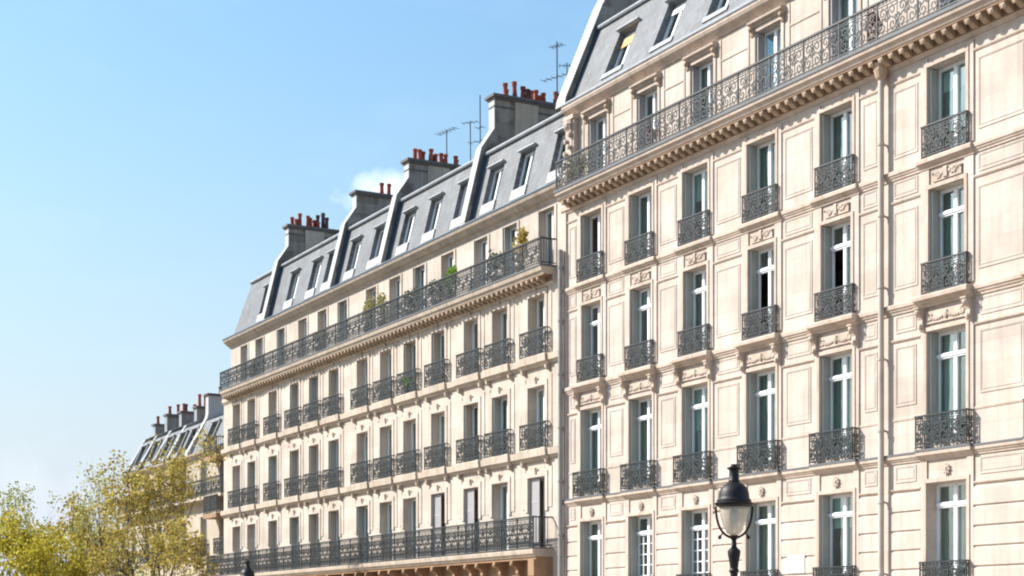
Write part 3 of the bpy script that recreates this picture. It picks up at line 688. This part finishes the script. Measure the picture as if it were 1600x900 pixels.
# upper balcony slab
SB0, SB1 = -74.05, -43.75
z = E0
b = MB(); b.prism_x([(.36, 10.74+z), (-.42, 10.74+z), (-.44, 10.80+z), (-.50, 10.84+z), (-.54, 10.96+z), (-.52, 10.99+z), (.36, 11.0+z)], XB(SB0), XB(SB1))
b.prism_x([(.02, 10.48+z), (-.04, 10.48+z), (-.06, 10.54+z), (-.10, 10.56+z), (-.10, 10.74+z), (.02, 10.74+z)], XB(BX0)+.01, XB(SB1)-.01)
corB = part('cornice', b, 'trim_b', Bd)
b = MB(); b.box(XB(SB0)+.02, XB(SB1)-.02, -.41, -.08, 10.712+z, 10.739+z); b.box(XB(SB0)+.02, XB(SB1)-.02, -.12, -.095, 10.57+z, 10.711+z); part('painted_soffit_shade', b, 'painted_soffit_shade', corB)  # same added brown strips, painting the shade below the balcony slab
mo = modillion(.30, .18, .13, 'bounce_brown_stone')
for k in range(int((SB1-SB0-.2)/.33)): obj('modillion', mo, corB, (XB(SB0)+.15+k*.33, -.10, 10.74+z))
b = MB(); b.box(XB(SB0)-.02, XB(SB1)+.02, -.56, .36, 10.97+z, 11.02+z); part('lead_flashing', b, 'lead', corB)
long_railing(Bd, XB(SB0)+.03, XB(SB1)-.03, 11.02+E0, .82, -.50, 'iron', 1.16, 4, [XB(SB0)+.03, XB(SB1)-.03])
# attic eaves, gutter
b = MB(); b.prism_x([(.5, 13.16+z), (.33, 13.16+z), (.28, 13.24+z), (.18, 13.28+z), (.10, 13.36+z), (.02, 13.42+z), (-.02, 13.50+z), (.5, 13.52+z)], XB(BX0)-.12, XB(BX1)+.0)
eaB = part('eaves_cornice', b, 'trim_b', Bd)
b = MB(); b.tube([(XB(BX0)-.14, .02, 13.55+z), (XB(BX1), .02, 13.55+z)], .055, 8); part('gutter', b, 'zinc_blue', eaB)
for i in range(len(bcols)):
    c = bcols[i]
    pieces('window_surround', [(XB(c)+s_*.492, XB(c)+s_*.62, -.03, .003, 11.02+E0, 13.06+E0) for s_ in (-1, 1)], 'stone_b', Bd, (0, .35, 0))
# lower balcony on big consoles
LB0, LB1 = -75.45, -43.90
b = MB(); b.prism_x([(.02, 2.20+z), (-.62, 2.20+z), (-.64, 2.25+z), (-.70, 2.29+z), (-.72, 2.40+z), (-.70, 2.44+z), (.02, 2.45+z)], XB(LB0), XB(LB1))
lob = part('balcony_slab', b, 'trim_b', Bd)
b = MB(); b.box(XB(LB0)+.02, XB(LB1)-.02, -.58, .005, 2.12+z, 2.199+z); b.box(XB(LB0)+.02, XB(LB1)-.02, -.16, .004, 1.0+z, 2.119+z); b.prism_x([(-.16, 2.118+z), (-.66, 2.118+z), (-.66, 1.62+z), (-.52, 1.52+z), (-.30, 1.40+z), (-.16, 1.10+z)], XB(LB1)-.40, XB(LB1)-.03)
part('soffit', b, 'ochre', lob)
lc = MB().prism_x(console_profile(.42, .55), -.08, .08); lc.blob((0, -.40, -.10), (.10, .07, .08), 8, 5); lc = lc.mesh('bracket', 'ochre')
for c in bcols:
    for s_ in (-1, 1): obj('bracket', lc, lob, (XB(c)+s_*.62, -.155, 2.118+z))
b = MB(); b.box(XB(LB0)-.02, XB(LB1)+.02, -.74, .02, 2.452+z, 2.47+z); part('lead_flashing', b, 'lead', lob)
long_railing(Bd, XB(LB0)+.03, XB(LB1)-.03, 2.47+E0, .95, -.68, 'iron', 1.02, 4, [XB(LB0)+.03, XB(LB1)-.03])

# mansard of B
SLB = R(76); LBm = 2.56/math.sin(SLB)
bd = [-44.55, -46.95, -49.1, -51.35, -53.7, -55.95, -58.65, -61.0, -63.45, -65.2, -67.75, -71.15]
rfB, aB = mansard(Bd, XB, -73.9, BX1+.02, 13.53+E0, .36, SLB, LBm, bd, 1.05, .66, 1.98)
b = MB(); y1 = .36 + LBm*math.cos(SLB); z1 = 13.53+E0+LBm*math.sin(SLB)
b.add([(XB(BX0)+.05, .36, 13.53+z), (XB(-73.9), .36, 13.53+z), (XB(-73.9), y1, z1)], [(0, 1, 2)])
b.add([(XB(BX0)+.05, .36, 13.53+z), (XB(-73.9), y1, z1), (XB(-73.9), 10.4, z1), (XB(BX0)+.05, 11, 13.53+z)], [(0, 1, 2, 3)])
part('hip_slope', b, 'slate', Bd)
b = MB(); b.add([(XB(-73.92), y1-.06, z1), (XB(BX1), y1-.06, z1), (XB(BX1), 5.6, z1+.9), (XB(-72), 5.6, z1+.9), (XB(BX1), 11, z1-.6), (XB(-73.92), 11, z1-.6)], [(0, 1, 2, 3), (3, 2, 4, 5), (0, 3, 5)])
part('upper_roof', b, 'zinc', Bd)
b = MB(); b.tube([(XB(-73.92), y1-.05, z1+.02), (XB(BX1), y1-.05, z1+.02)], .07, 8); part('roof_flashing', b, 'zinc', Bd)
for i, c in enumerate(bd):
    y_, z_ = slope_pt(.36, 13.53+E0, SLB, .66)
    wd = window(Bd, XB(c), y_, z_, 1.05, 1.32, rec=.17, rot=(aB, 0, 0), curtains=[('r', .3, 'curtain_white')] if i % 3 == 0 else [])
    b = MB(); b.box(-.50, .50, -.05, .04, -.36, -.003); part('window_sill', b, 'plaster_front', wd, (0, -.17, 0))
    b = MB(); b.box(-.56, .56, -.14, .06, 1.325, 1.37); part('window_head', b, 'zinc', wd, (0, -.17, 0))
pot = MB(); pot.lathe([(.10, 0), (.09, .06), (.074, .34), (.094, .37), (.098, .45), (.072, .46), (.068, .38)], n=10); pots = [pot.mesh('chimney_pot', m, True) for m in ('terracotta', 'terracotta_dark')]
chim = [(-70.05, 17.90, 2.3, [(.42, 0, 1), (.68, 0, 1.15), (1.08, 0, 1.1), (1.26, 0, 1.0), (1.45, 0, .9), (1.62, 1, 1.5), (1.85, 1, 1.6)]),
        (-62.35, 17.62, 2.0, [(1.3, 0, 1), (1.62, 0, 1.1)]),
        (-57.3, 17.66, 2.5, [(.5, 0, 1.2), (.8, 0, .9), (1.05, 0, 1.15), (1.33, 0, .95), (1.6, 0, 1.1), (1.82, 0, .95), (2.15, 0, 1)]),
        (-50.35, 18.12, 3.0, [(.65, 0, 1.2), (1.05, 0, 1.3), (1.3, 0, 1.1), (1.55, 0, .8), (1.9, 0, 1.15), (2.2, 0, .9), (2.55, 0, 1.1)])]
for (xc, zt, ln, pl) in chim:
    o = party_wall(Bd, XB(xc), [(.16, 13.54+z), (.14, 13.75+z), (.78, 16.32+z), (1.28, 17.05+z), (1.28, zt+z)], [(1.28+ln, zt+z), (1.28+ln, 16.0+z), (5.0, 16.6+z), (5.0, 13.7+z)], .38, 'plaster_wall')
    b = MB(); b.box(XB(xc)-.34, XB(xc)+.34, 1.16, 1.40+ln, zt+z, zt+z+.09); b.box(XB(xc)-.28, XB(xc)+.28, 1.22, 1.34+ln, zt+z-.07, zt+z-.001); part('chimney_cap', b, 'cap_stone', o)
    b = MB(); b.prism_x([(.26, 13.62+z), (.80, 15.98+z), (1.02, 16.34+z), (1.2, 16.2+z), (.7, 13.62+z)], XB(xc)+.185, XB(xc)+.205); part('flashing', b, 'zinc_blue', o)
    if ln > 2.1:
        b = MB(); b.box(XB(xc)+.185, XB(xc)+.25, 2.05, 2.95, 16.2+z, zt+z-.075); part('flue_block', b, 'stone_c', o)
        b = MB(); b.box(XB(xc)-.21, XB(xc)+.21, 1.25, 1.30+ln, zt+z-.34, zt+z-.28); part('chimney_band', b, 'cap_stone', o)
        pl = pl + [(py+.11, random.random() < .3, s_*random.uniform(.6, .85)) for (py, k, s_) in pl[::2]]
    for (py, k, s_) in pl: obj('chimney_pot', pots[k], o, (XB(xc)+random.uniform(-.16, .16), 1.16+py, zt+z+.09), (random.uniform(-.05, .05), random.uniform(-.05, .05), random.random()*6), (1, 1, s_*random.uniform(.85, 1.1)))

# windows and guards of B
grey_j = {(1, 3), (1, 4), (2, 7), (2, 8), (2, 9), (2, 10), (2, 11), (3, 3), (3, 6), (3, 7), (3, 8), (3, 9), (3, 10), (2, 1), (2, 2), (1, 9), (1, 8), (1, 7)}
for i, c in enumerate(bcols):
    for r, (w, za, zb) in brow.items():
        h_ = zb-za; cur = []; closed = None; jamb = ('shutter_grey' if (i+r) % 3 == 0 else 'shutter_beige', 'both') if (r, i) in grey_j else None
        if r == 2 and i in (4, 5, 6, 10, 12): cur = [('c', .98, 'curtain_white')]
        elif r == 2 and i in (1, 2): cur = [('c', .98, 'curtain_teal')]
        elif (i*3+r) % 4 == 0: cur = [('l', .4, 'curtain_white'), ('r', .3, 'curtain_white')]
        elif (i+r) % 3 == 0: cur = [('r', .35, 'curtain_beige')]
        if r == 3 and i in (0, 2, 3): closed = [(-w/2+.004, w*.52, 'shutter_white')]; jamb = None
        if r == 3 and i in (1, 4, 11): cur = [('c', .98, 'curtain_white')]
        window(Bd, XB(c), 0, za+E0, w, h_, 0, 0, cur, jamb, closed, rec=.27, blind=rnd.choice((0, 0, 0, .25, .5, .8)) if not cur else 0, bm=rnd.choice(('curtain_white', 'curtain_beige', 'curtain_teal')))
        if r < 3: guard(Bd, XB(c), {1: 8.42, 2: 5.55}[r]+E0, 1.62, .80, .17, 'iron', 5)
    window(Bd, XB(c), .35, 11.022+E0, .95, 2.012, 0, 0, [('r', .4, 'curtain_white')] if i % 2 else [], ('shutter_grey', 'both') if i % 3 == 1 else None, None, rec=.22)

# ================================================================== BUILDINGS C, D (far left)
def far_building(x0, x1, yf, eave, floors, cols, label, chims, group=None):
    t = thing('apartment_building', label, 'building', ((x0+x1)/2, yf, 0))
    xm = (x0+x1)/2; q = lambda x: x-xm
    hs = [(q(c)-.5, q(c)+.5, f, f+1.95) for c in cols for f in floors]
    part('wall', wall_holes(q(x0), q(x1), 0, eave, hs, .36), 'stone_c', t)
    body(t, q(x0), q(x1), eave, floors, m='stone_c')
    for f in floors:
        b = MB(); b.prism_x(string_profile(.16, f-.22, f-.03), q(x0)-.02, q(x1)); part('string_course', b, 'trim_b', t)
    for c in cols:
        for k, f in enumerate(floors):
            window(t, q(c), 0, f, 1.0, 1.95, 0, 0, [('c', .95, 'curtain_white')] if random.random() < .35 else [], ('shutter_grey', 'both') if random.random() < .4 else None, rec=.25)
            if k != len(floors)-1: guard(t, q(c), f-.01, 1.5, .78, .20, 'iron', 5)
    long_railing(t, q(x0)+.05, q(x1)-.05, floors[-1]-.02, .85, -.5, 'iron', 1.5, 4, [q(x0)+.05, q(x1)-.05])
    b = MB(); b.box(q(x0), q(x1), -.55, .01, floors[-1]-.16, floors[-1]-.025); part('balcony_slab', b, 'trim_b', t)
    b = MB(); b.prism_x([(.3, eave-.1), (-.05, eave-.1), (-.12, eave), (-.25, eave+.05), (-.28, eave+.14), (.3, eave+.16)], q(x0)-.05, q(x1)+.05); part('eaves_cornice', b, 'trim_b', t)
    sl = R(66); L = 1.85/math.sin(sl); a = -(math.pi/2-sl)
    dc = [c for c in cols]
    obj('roof', wall_holes(q(x0), q(x1), 0, L, [(q(c)-.5, q(c)+.5, .42, 1.62) for c in dc], .45).mesh('roof', 'slate'), t, (0, .05, eave+.16), (a, 0, 0))
    yt, zt = .05+L*math.cos(sl), eave+.16+L*math.sin(sl)
    b = MB(); b.add([(q(x0), yt-.05, zt), (q(x1), yt-.05, zt), (q(x1), 5.5, zt+1.1), (q(x0), 5.5, zt+1.1), (q(x1), 11, zt-.6), (q(x0), 11, zt-.6)], [(0, 1, 2, 3), (3, 2, 4, 5)]); part('upper_roof', b, 'zinc', t)
    for c in dc:
        y_, z_ = slope_pt(.05, eave+.16, sl, .42)
        wd = window(t, q(c), y_, z_, 1.0, 1.2, rec=.36, rot=(a, 0, 0))
        b = MB(); b.box(-.64, .64, -.14, .03, 1.205, 1.30); b.box(-.64, -.505, -.10, .03, -.30, 1.204); b.box(.505, .64, -.10, .03, -.30, 1.204); b.box(-.504, .504, -.10, .03, -.30, -.004); part('dormer_frame', b, 'zinc_dull', wd, (0, -.36, 0))
    for (xc, top, ln, npot, big) in chims:
        o = party_wall(t, q(xc), [(-.1, eave+.1), (-.1, eave+.3), (.95, zt+.15), (1.0 if big else 1.5, zt+.4), (1.0 if big else 1.5, top)], [(1.2+ln, top), (1.2+ln, zt), (5, zt+.4), (5, eave+.2)], .42, 'plaster_front' if big else 'plaster_wall', 'plaster_front' if big else 'zinc')
        b = MB(); b.box(q(xc)-.33, q(xc)+.33, .9 if big else 1.4, 1.3+ln, top, top+.10); part('chimney_cap', b, 'terracotta_dark' if big else 'cap_stone', o)
        for k in range(npot): obj('chimney_pot', pots[k % 3 == 2], o, (q(xc)+random.uniform(-.05, .05), 1.7+(ln-.6)*k/max(1, npot-1), top+.10), (0, 0, 0), (1, 1, random.uniform(.9, 1.5)))
    return t
Cb = far_building(-93.6, -75.35, .5, 8.60+E0, [.5, 3.3, 6.1, 8.95], [-76.7, -79.6, -82.9, -84.9, -87.2, -89.6, -92.2], 'pale apartment house half hidden by the golden trees, right beside the long middle house',
                  [(-82.1, 14.4, 3.6, 9, True), (-85.6, 14.2, 3.2, 9, False), (-88.3, 14.25, 2.4, 4, False), (-91.0, 14.4, 3.0, 6, False), (-93.3, 14.1, 1.6, 2, False)])
# two short balconies at its right end, next to the middle house's corner
for zz in (8.0, 10.75):
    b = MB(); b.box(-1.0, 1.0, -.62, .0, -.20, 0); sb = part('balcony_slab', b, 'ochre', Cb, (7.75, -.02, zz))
    long_railing(Cb, 6.78, 8.72, zz, .88, -.60, 'iron', .95, 4, [6.78, 8.72])

# ================================================================== STREET LAMPS
def street_lamp(loc, label, top):
    t = thing('street_lamp', label, 'street lamp', loc, 'lantern lamps along the boulevard')
    s0 = top-1.12     # bottom of lantern
    b = MB(); b.lathe([(.22, 0), (.24, .05), (.24, .14), (.18, .20), (.16, .55), (.19, .60), (.19, .66), (.11, .74), (.085, .95), (.075, 1.3), (.10, 1.34), (.10, 1.40), (.066, 1.46), (.052, s0-.60), (.058, s0-.52)], n=16)
    part('post', b, 'lamp_iron', t, smooth=True)
    b = MB(); b.lathe([(.058, s0-.52), (.075, s0-.50), (.075, s0-.47), (.060, s0-.45), (.072, s0-.36), (.092, s0-.26), (.100, s0-.20), (.092, s0-.17), (.062, s0-.15), (.04, s0-.12), (.035, s0-.02), (.06, s0)], n=16)
    part('collar', b, 'lamp_iron', t, smooth=True)
    b = MB()      # cradle: four curved arms holding the glass
    for k in range(2):
        a = R(61.7) + k*math.pi; pts = []; 
        for j in range(13):
            u = j/12; ang = -math.pi/2 + u*math.pi/2
            r_ = .275*math.cos(ang)**.8 if u > 0 else 0.02; zz = s0 + .02 + .46*(1+math.sin(ang))**1.0
            pts.append((r_*math.cos(a), r_*math.sin(a), zz))
        b.tube(pts, .020, 6); b.blob((.215*math.cos(a), .215*math.sin(a), s0+.02), (.03, .03, .035)); b.tube([(.215*math.cos(a), .215*math.sin(a), s0+.02), (.16*math.cos(a), .16*math.sin(a), s0+.10)], .012, 5)
    b.lathe([(.05, s0), (.09, s0+.01), (.10, s0+.03), (.05, s0+.05)], n=12); part('lantern_frame', b, 'lamp_iron', t)
    b = MB(); b.lathe([(.05, s0+.05), (.11, s0+.09), (.16, s0+.19), (.20, s0+.33), (.222, s0+.48), (.222, s0+.50)], n=20); b.f.pop(); part('glass_globe', b, 'lamp_glass', t, smooth=True)
    b = MB(); b.lathe([(.03, s0+.22), (.06, s0+.25), (.075, s0+.33), (.06, s0+.41), (.03, s0+.44), (.03, s0+.50)], n=10); part('bulb', b, 'plaque_white', t, smooth=True)
    b = MB(); b.lathe([(.20, s0+.46), (.285, s0+.50), (.295, s0+.53), (.26, s0+.55), (.262, s0+.575), (.235, s0+.60), (.23, s0+.63), (.222, s0+.70), (.19, s0+.77), (.13, s0+.82), (.085, s0+.85)], n=24); cap = part('lantern_roof', b, 'lamp_iron', t, smooth=True)
    b = MB(); b.lathe([(.085, s0+.85), (.088, s0+.87), (.078, s0+.885), (.072, s0+1.0), (.075, s0+1.03), (.105, s0+1.05), (.108, s0+1.065), (.06, s0+1.08), (.045, s0+1.10), (.05, s0+1.115), (.02, s0+1.12)], n=16); part('finial', b, 'lamp_iron', cap, smooth=True)
    return t
street_lamp((-20.43, -10.27, 0), 'large black street lantern in front of the right stone house', 2.48+E0)
street_lamp((-52.57, -6.68, 0), 'small distant black lantern top showing before the long lower balcony', 2.285+E0)

# ================================================================== TREES
def leaf_cloud(mb, c, rad, n, size, rg):
    for _ in range(n):
        while True:
            p = Vector((rg.uniform(-1, 1), rg.uniform(-1, 1), rg.uniform(-1, 1)))
            if p.length < 1: break
        p = Vector(c) + Vector((p.x*rad[0], p.y*rad[1], p.z*rad[2])); s_ = size*rg.uniform(.6, 1.3)
        u = Vector((rg.gauss(0, 1), rg.gauss(0, 1), rg.gauss(0, 1))).normalized(); v = u.orthogonal().normalized(); v = Matrix.Rotation(rg.random()*6.28, 3, u) @ v
        w = u.cross(v); mb.add([p - v*s_*.5, p + w*s_*.34, p + v*s_*.5, p - w*s_*.34], [(0, 1, 2, 3)])
def tree(loc, height, spread, leafm, nleaf, size, label, seed, trunk_h=.32, group='street trees along the boulevard', dens=1.0):
    rg = random.Random(seed); t = thing('street_tree', label, 'tree', loc, group)
    wood = MB(); tips = []
    def grow(p, d, L, r, lev):
        n = 4; pts = [p.copy()]; rr = [r]; q = p.copy(); dd = d.copy()
        for k in range(n):
            dd = (dd + Vector((rg.gauss(0, .13), rg.gauss(0, .13), rg.gauss(.03, .09)))).normalized(); q = q + dd*(L/n); pts.append(q.copy()); rr.append(r*(1-.45*(k+1)/n))
        wood.tube(pts, rr, 7 if lev < 2 else 4)
        if lev >= 2: tips.extend(pts[2:])
        if lev >= 4: tips.append(q); return
        for k in range(rg.choice((3, 3, 4)) if lev < 3 else 3):
            a = rg.random()*6.28; tilt = rg.uniform(.35, .85)
            nd = (dd*math.cos(tilt) + (Matrix.Rotation(a, 3, dd) @ dd.orthogonal().normalized())*math.sin(tilt) + Vector((0, 0, .12))).normalized()
            st = pts[-1] if k < 2 else pts[-2]
            grow(st, nd, L*rg.uniform(.60, .82), rr[-1]*rg.uniform(.6, .8), lev+1)
    th = height*trunk_h
    grow(Vector((0, 0, 0)), Vector((rg.gauss(0, .04), rg.gauss(0, .04), 1)).normalized(), th, .10+.012*height, 0)
    # fit to the wanted height and spread
    zt = max(p.z for p in tips); xr = sorted(math.hypot(p.x, p.y) for p in tips)[int(len(tips)*.95)]
    kz = height/zt; kx = spread/xr
    wood.v = [(x*kx if z > th else x, y*kx if z > th else y, z*kz) for x, y, z in wood.v]
    tp = [Vector((p.x*kx, p.y*kx, p.z*kz)) for p in tips if p.z > th*1.05]
    lv = MB(); rg.shuffle(tp)
    clumps = tp[:int(len(tp)*dens)]
    for c in clumps: leaf_cloud(lv, c, (.34, .34, .28), max(1, int(nleaf/len(clumps))), size, rg)
    part('trunk', wood, 'bark', t); part('crown', lv, leafm, t)
    return t
tree((-61.45, -6.8, 0), 10.1, 1.9, 'leaf_gold', 3200, .13, 'tall thin golden leaved tree just left of the long middle house', 11, dens=.36)
tree((-62.4, -7.2, 0), 9.3, 2.0, 'leaf_gold', 2900, .13, 'thin golden tree directly left of the tallest golden one, brown branches showing', 29, dens=.36)
tree((-67.66, -7.28, 0), 9.5, 1.7, 'leaf_pale', 1000, .14, 'sparse greenish tree left of the golden ones, bare twigs at its top', 23, dens=.25)
tree((-56.0, -9.0, 0), 6.4, 2.0, 'leaf_gold', 3600, .12, 'low golden brown tree below the tall thin ones', 31, dens=.6)
tree((-58.5, -11.4, 0), 6.6, 2.0, 'leaf_yellow', 7000, .12, 'dense yellow green tree in the bottom left of the view', 47, dens=.8)
tree((-55.0, -13.4, 0), 5.6, 2.0, 'leaf_yellow', 7000, .12, 'bright yellow low tree crown in the bottom left corner', 59, dens=.8)
tree((-93.9, -5.5, 0), 10.6, 2.6, 'leaf_pale', 2300, .17, 'pale green sparse tree at the left edge with open branches', 5, dens=.4)
tree((-86.6, -4.4, 0), 8.7, 2.6, 'leaf_pale', 4200, .17, 'pale green tree behind the yellow crowns, right of the one at the left edge', 77, dens=.45)
tree((-75.4, -6.6, 0), 8.5, 3.0, 'leaf_gold', 6000, .14, 'golden tree between the pale trees and the tall thin golden ones', 63, dens=.55)

# ================================================================== BALCONY PLANTS
def plant(loc, r, leafm, n, size, label, potm='pot_clay', pot_h=.28, seed=0, name='potted_plant'):
    rg = random.Random(seed); t = thing(name, label, 'plant', loc, 'plants on the balconies')
    b = MB(); w = max(.12, min(.2, r[0]*.55)); b.lathe([(w*.7, 0), (w*.95, pot_h*.85), (w*1.05, pot_h*.86), (w*1.05, pot_h), (w*.9, pot_h), (w*.85, pot_h*.9)], n=12); part('pot', b, potm, t)
    lv = MB(); st = MB()
    for k in range(7):
        a = rg.random()*6.28; e = Vector((r[0]*.6*math.cos(a), r[1]*.6*math.sin(a), pot_h + r[2]*rg.uniform(.8, 1.8))); st.tube([(0, 0, pot_h*.8), (e.x*.4, e.y*.4, (pot_h+e.z)/2), tuple(e)], .008, 4)
        leaf_cloud(lv, e, (r[0]*.5, r[1]*.5, r[2]*.45), n//14, size, rg)
    leaf_cloud(lv, (0, 0, pot_h + r[2]), r, n//2, size, rg)
    part('stems', st, 'bark', t); part('foliage', lv, leafm, t); return t
zb_ = 11.02+EYE
for k, (x, r, m, n, s_, lab, pm) in enumerate([
    (-70.2, (.42, .2, .28), 'leaf_dark', 260, .10, 'dark clipped shrub in a grey pot near the left end of the upper balcony', 'pot_grey'),
    (-62.4, (.40, .2, .32), 'leaf_straw', 220, .10, 'small straw coloured plant on the upper balcony, left of the tall pale shrubs', 'pot_clay'),
    (-57.5, (.42, .2, .62), 'leaf_straw', 320, .10, 'tall pale straggly shrub on the upper balcony, left of the pair', 'pot_clay'),
    (-56.2, (.36, .2, .55), 'leaf_straw', 300, .10, 'tall pale straggly shrub on the upper balcony, right of the pair', 'pot_clay'),
    (-53.7, (.55, .2, .38), 'leaf_dark', 320, .10, 'wide dark green bush behind the upper balcony railing, between pale shrubs and bright green plant', 'pot_grey'),
    (-50.5, (.34, .2, .50), 'leaf_bright', 340, .12, 'bright lime green plant rising above the upper balcony railing', 'pot_clay'),
    (-51.6, (.50, .2, .34), 'leaf_dark', 300, .10, 'dark green box hedge directly beside the lime green plant', 'pot_grey'),
    (-47.2, (.55, .2, .40), 'leaf_dark', 340, .10, 'dark green bush on the upper balcony below the yellow plant', 'pot_grey'),
    (-45.6, (.30, .2, .62), 'leaf_mustard', 320, .12, 'tall mustard yellow plant at the right end of the upper balcony', 'pot_clay')]):
    plant((x, -.22, zb_), r, m, n, s_, lab, pm, seed=100+k)
plant((-54.2, -.10, 8.425+EYE), (.62, .08, .24), 'leaf_bright', 260, .09, 'green plants filling a window guard below the upper balcony', 'pot_grey', .12, 140)
plant((-42.0, -.22, 12.997+EYE), (.50, .2, .30), 'leaf_straw', 260, .09, 'dry yellowish plant at the left end of the right house balcony', 'pot_clay', .2, 150)
plant((-38.0, -.25, 12.997+EYE), (.18, .15, .20), 'petal_pink', 120, .08, 'small pink flowering pot behind the right house balcony railing', 'pot_clay', .22, 151)
plant((-29.0, -.25, 12.997+EYE), (.26, .18, .34), 'leaf_red', 220, .09, 'dark red leaved plant behind the right house balcony railing', 'pot_clay', .22, 152)

# ================================================================== ANTENNAS
def antenna(loc, h, label, bars, rz, r=.022):
    t = thing('television_antenna', label, 'antenna', loc, 'roof antennas', (0, 0, rz))
    part('mast', MB().tube([(0, 0, 0), (.01, 0, h*.5), (0, 0, h)], r, 6), 'iron_grey', t)
    for (z_, L, el) in bars:
        b = MB(); b.tube([(-L/2, 0, z_), (L/2, 0, z_)], r*.6, 5)
        for k in range(el): x_ = -L/2 + L*k/max(1, el-1); b.tube([(x_, -.18, z_), (x_, .18, z_)], r*.45, 4)
        part('antenna_boom', b, 'iron_grey', t)
    return t
zr = 16.3+EYE
antenna((-48.9, 3.0, zr), 3.6, 'tallest antenna mast with two crossbars behind the right chimney', [(3.45, .5, 5), (2.4, 1.2, 6)], R(20))
antenna((-48.4, 3.1, zr), 2.75, 'shorter antenna mast just right of the tallest one', [(2.65, .5, 4)], R(60))
antenna((-57.4, 3.0, zr), 2.85, 'thin antenna with a flat crossbar above the chimney with seven pots', [(2.8, 1.1, 6)], R(10))
antenna((-55.4, 3.0, zr), 2.65, 'thin antenna in the middle of three masts left of the right chimney', [(2.6, .6, 4)], R(40))
antenna((-54.6, 3.0, zr), 3.4, 'tall bare antenna mast just left of the right chimney', [(2.2, .25, 2), (1.7, .9, 4)], R(30))
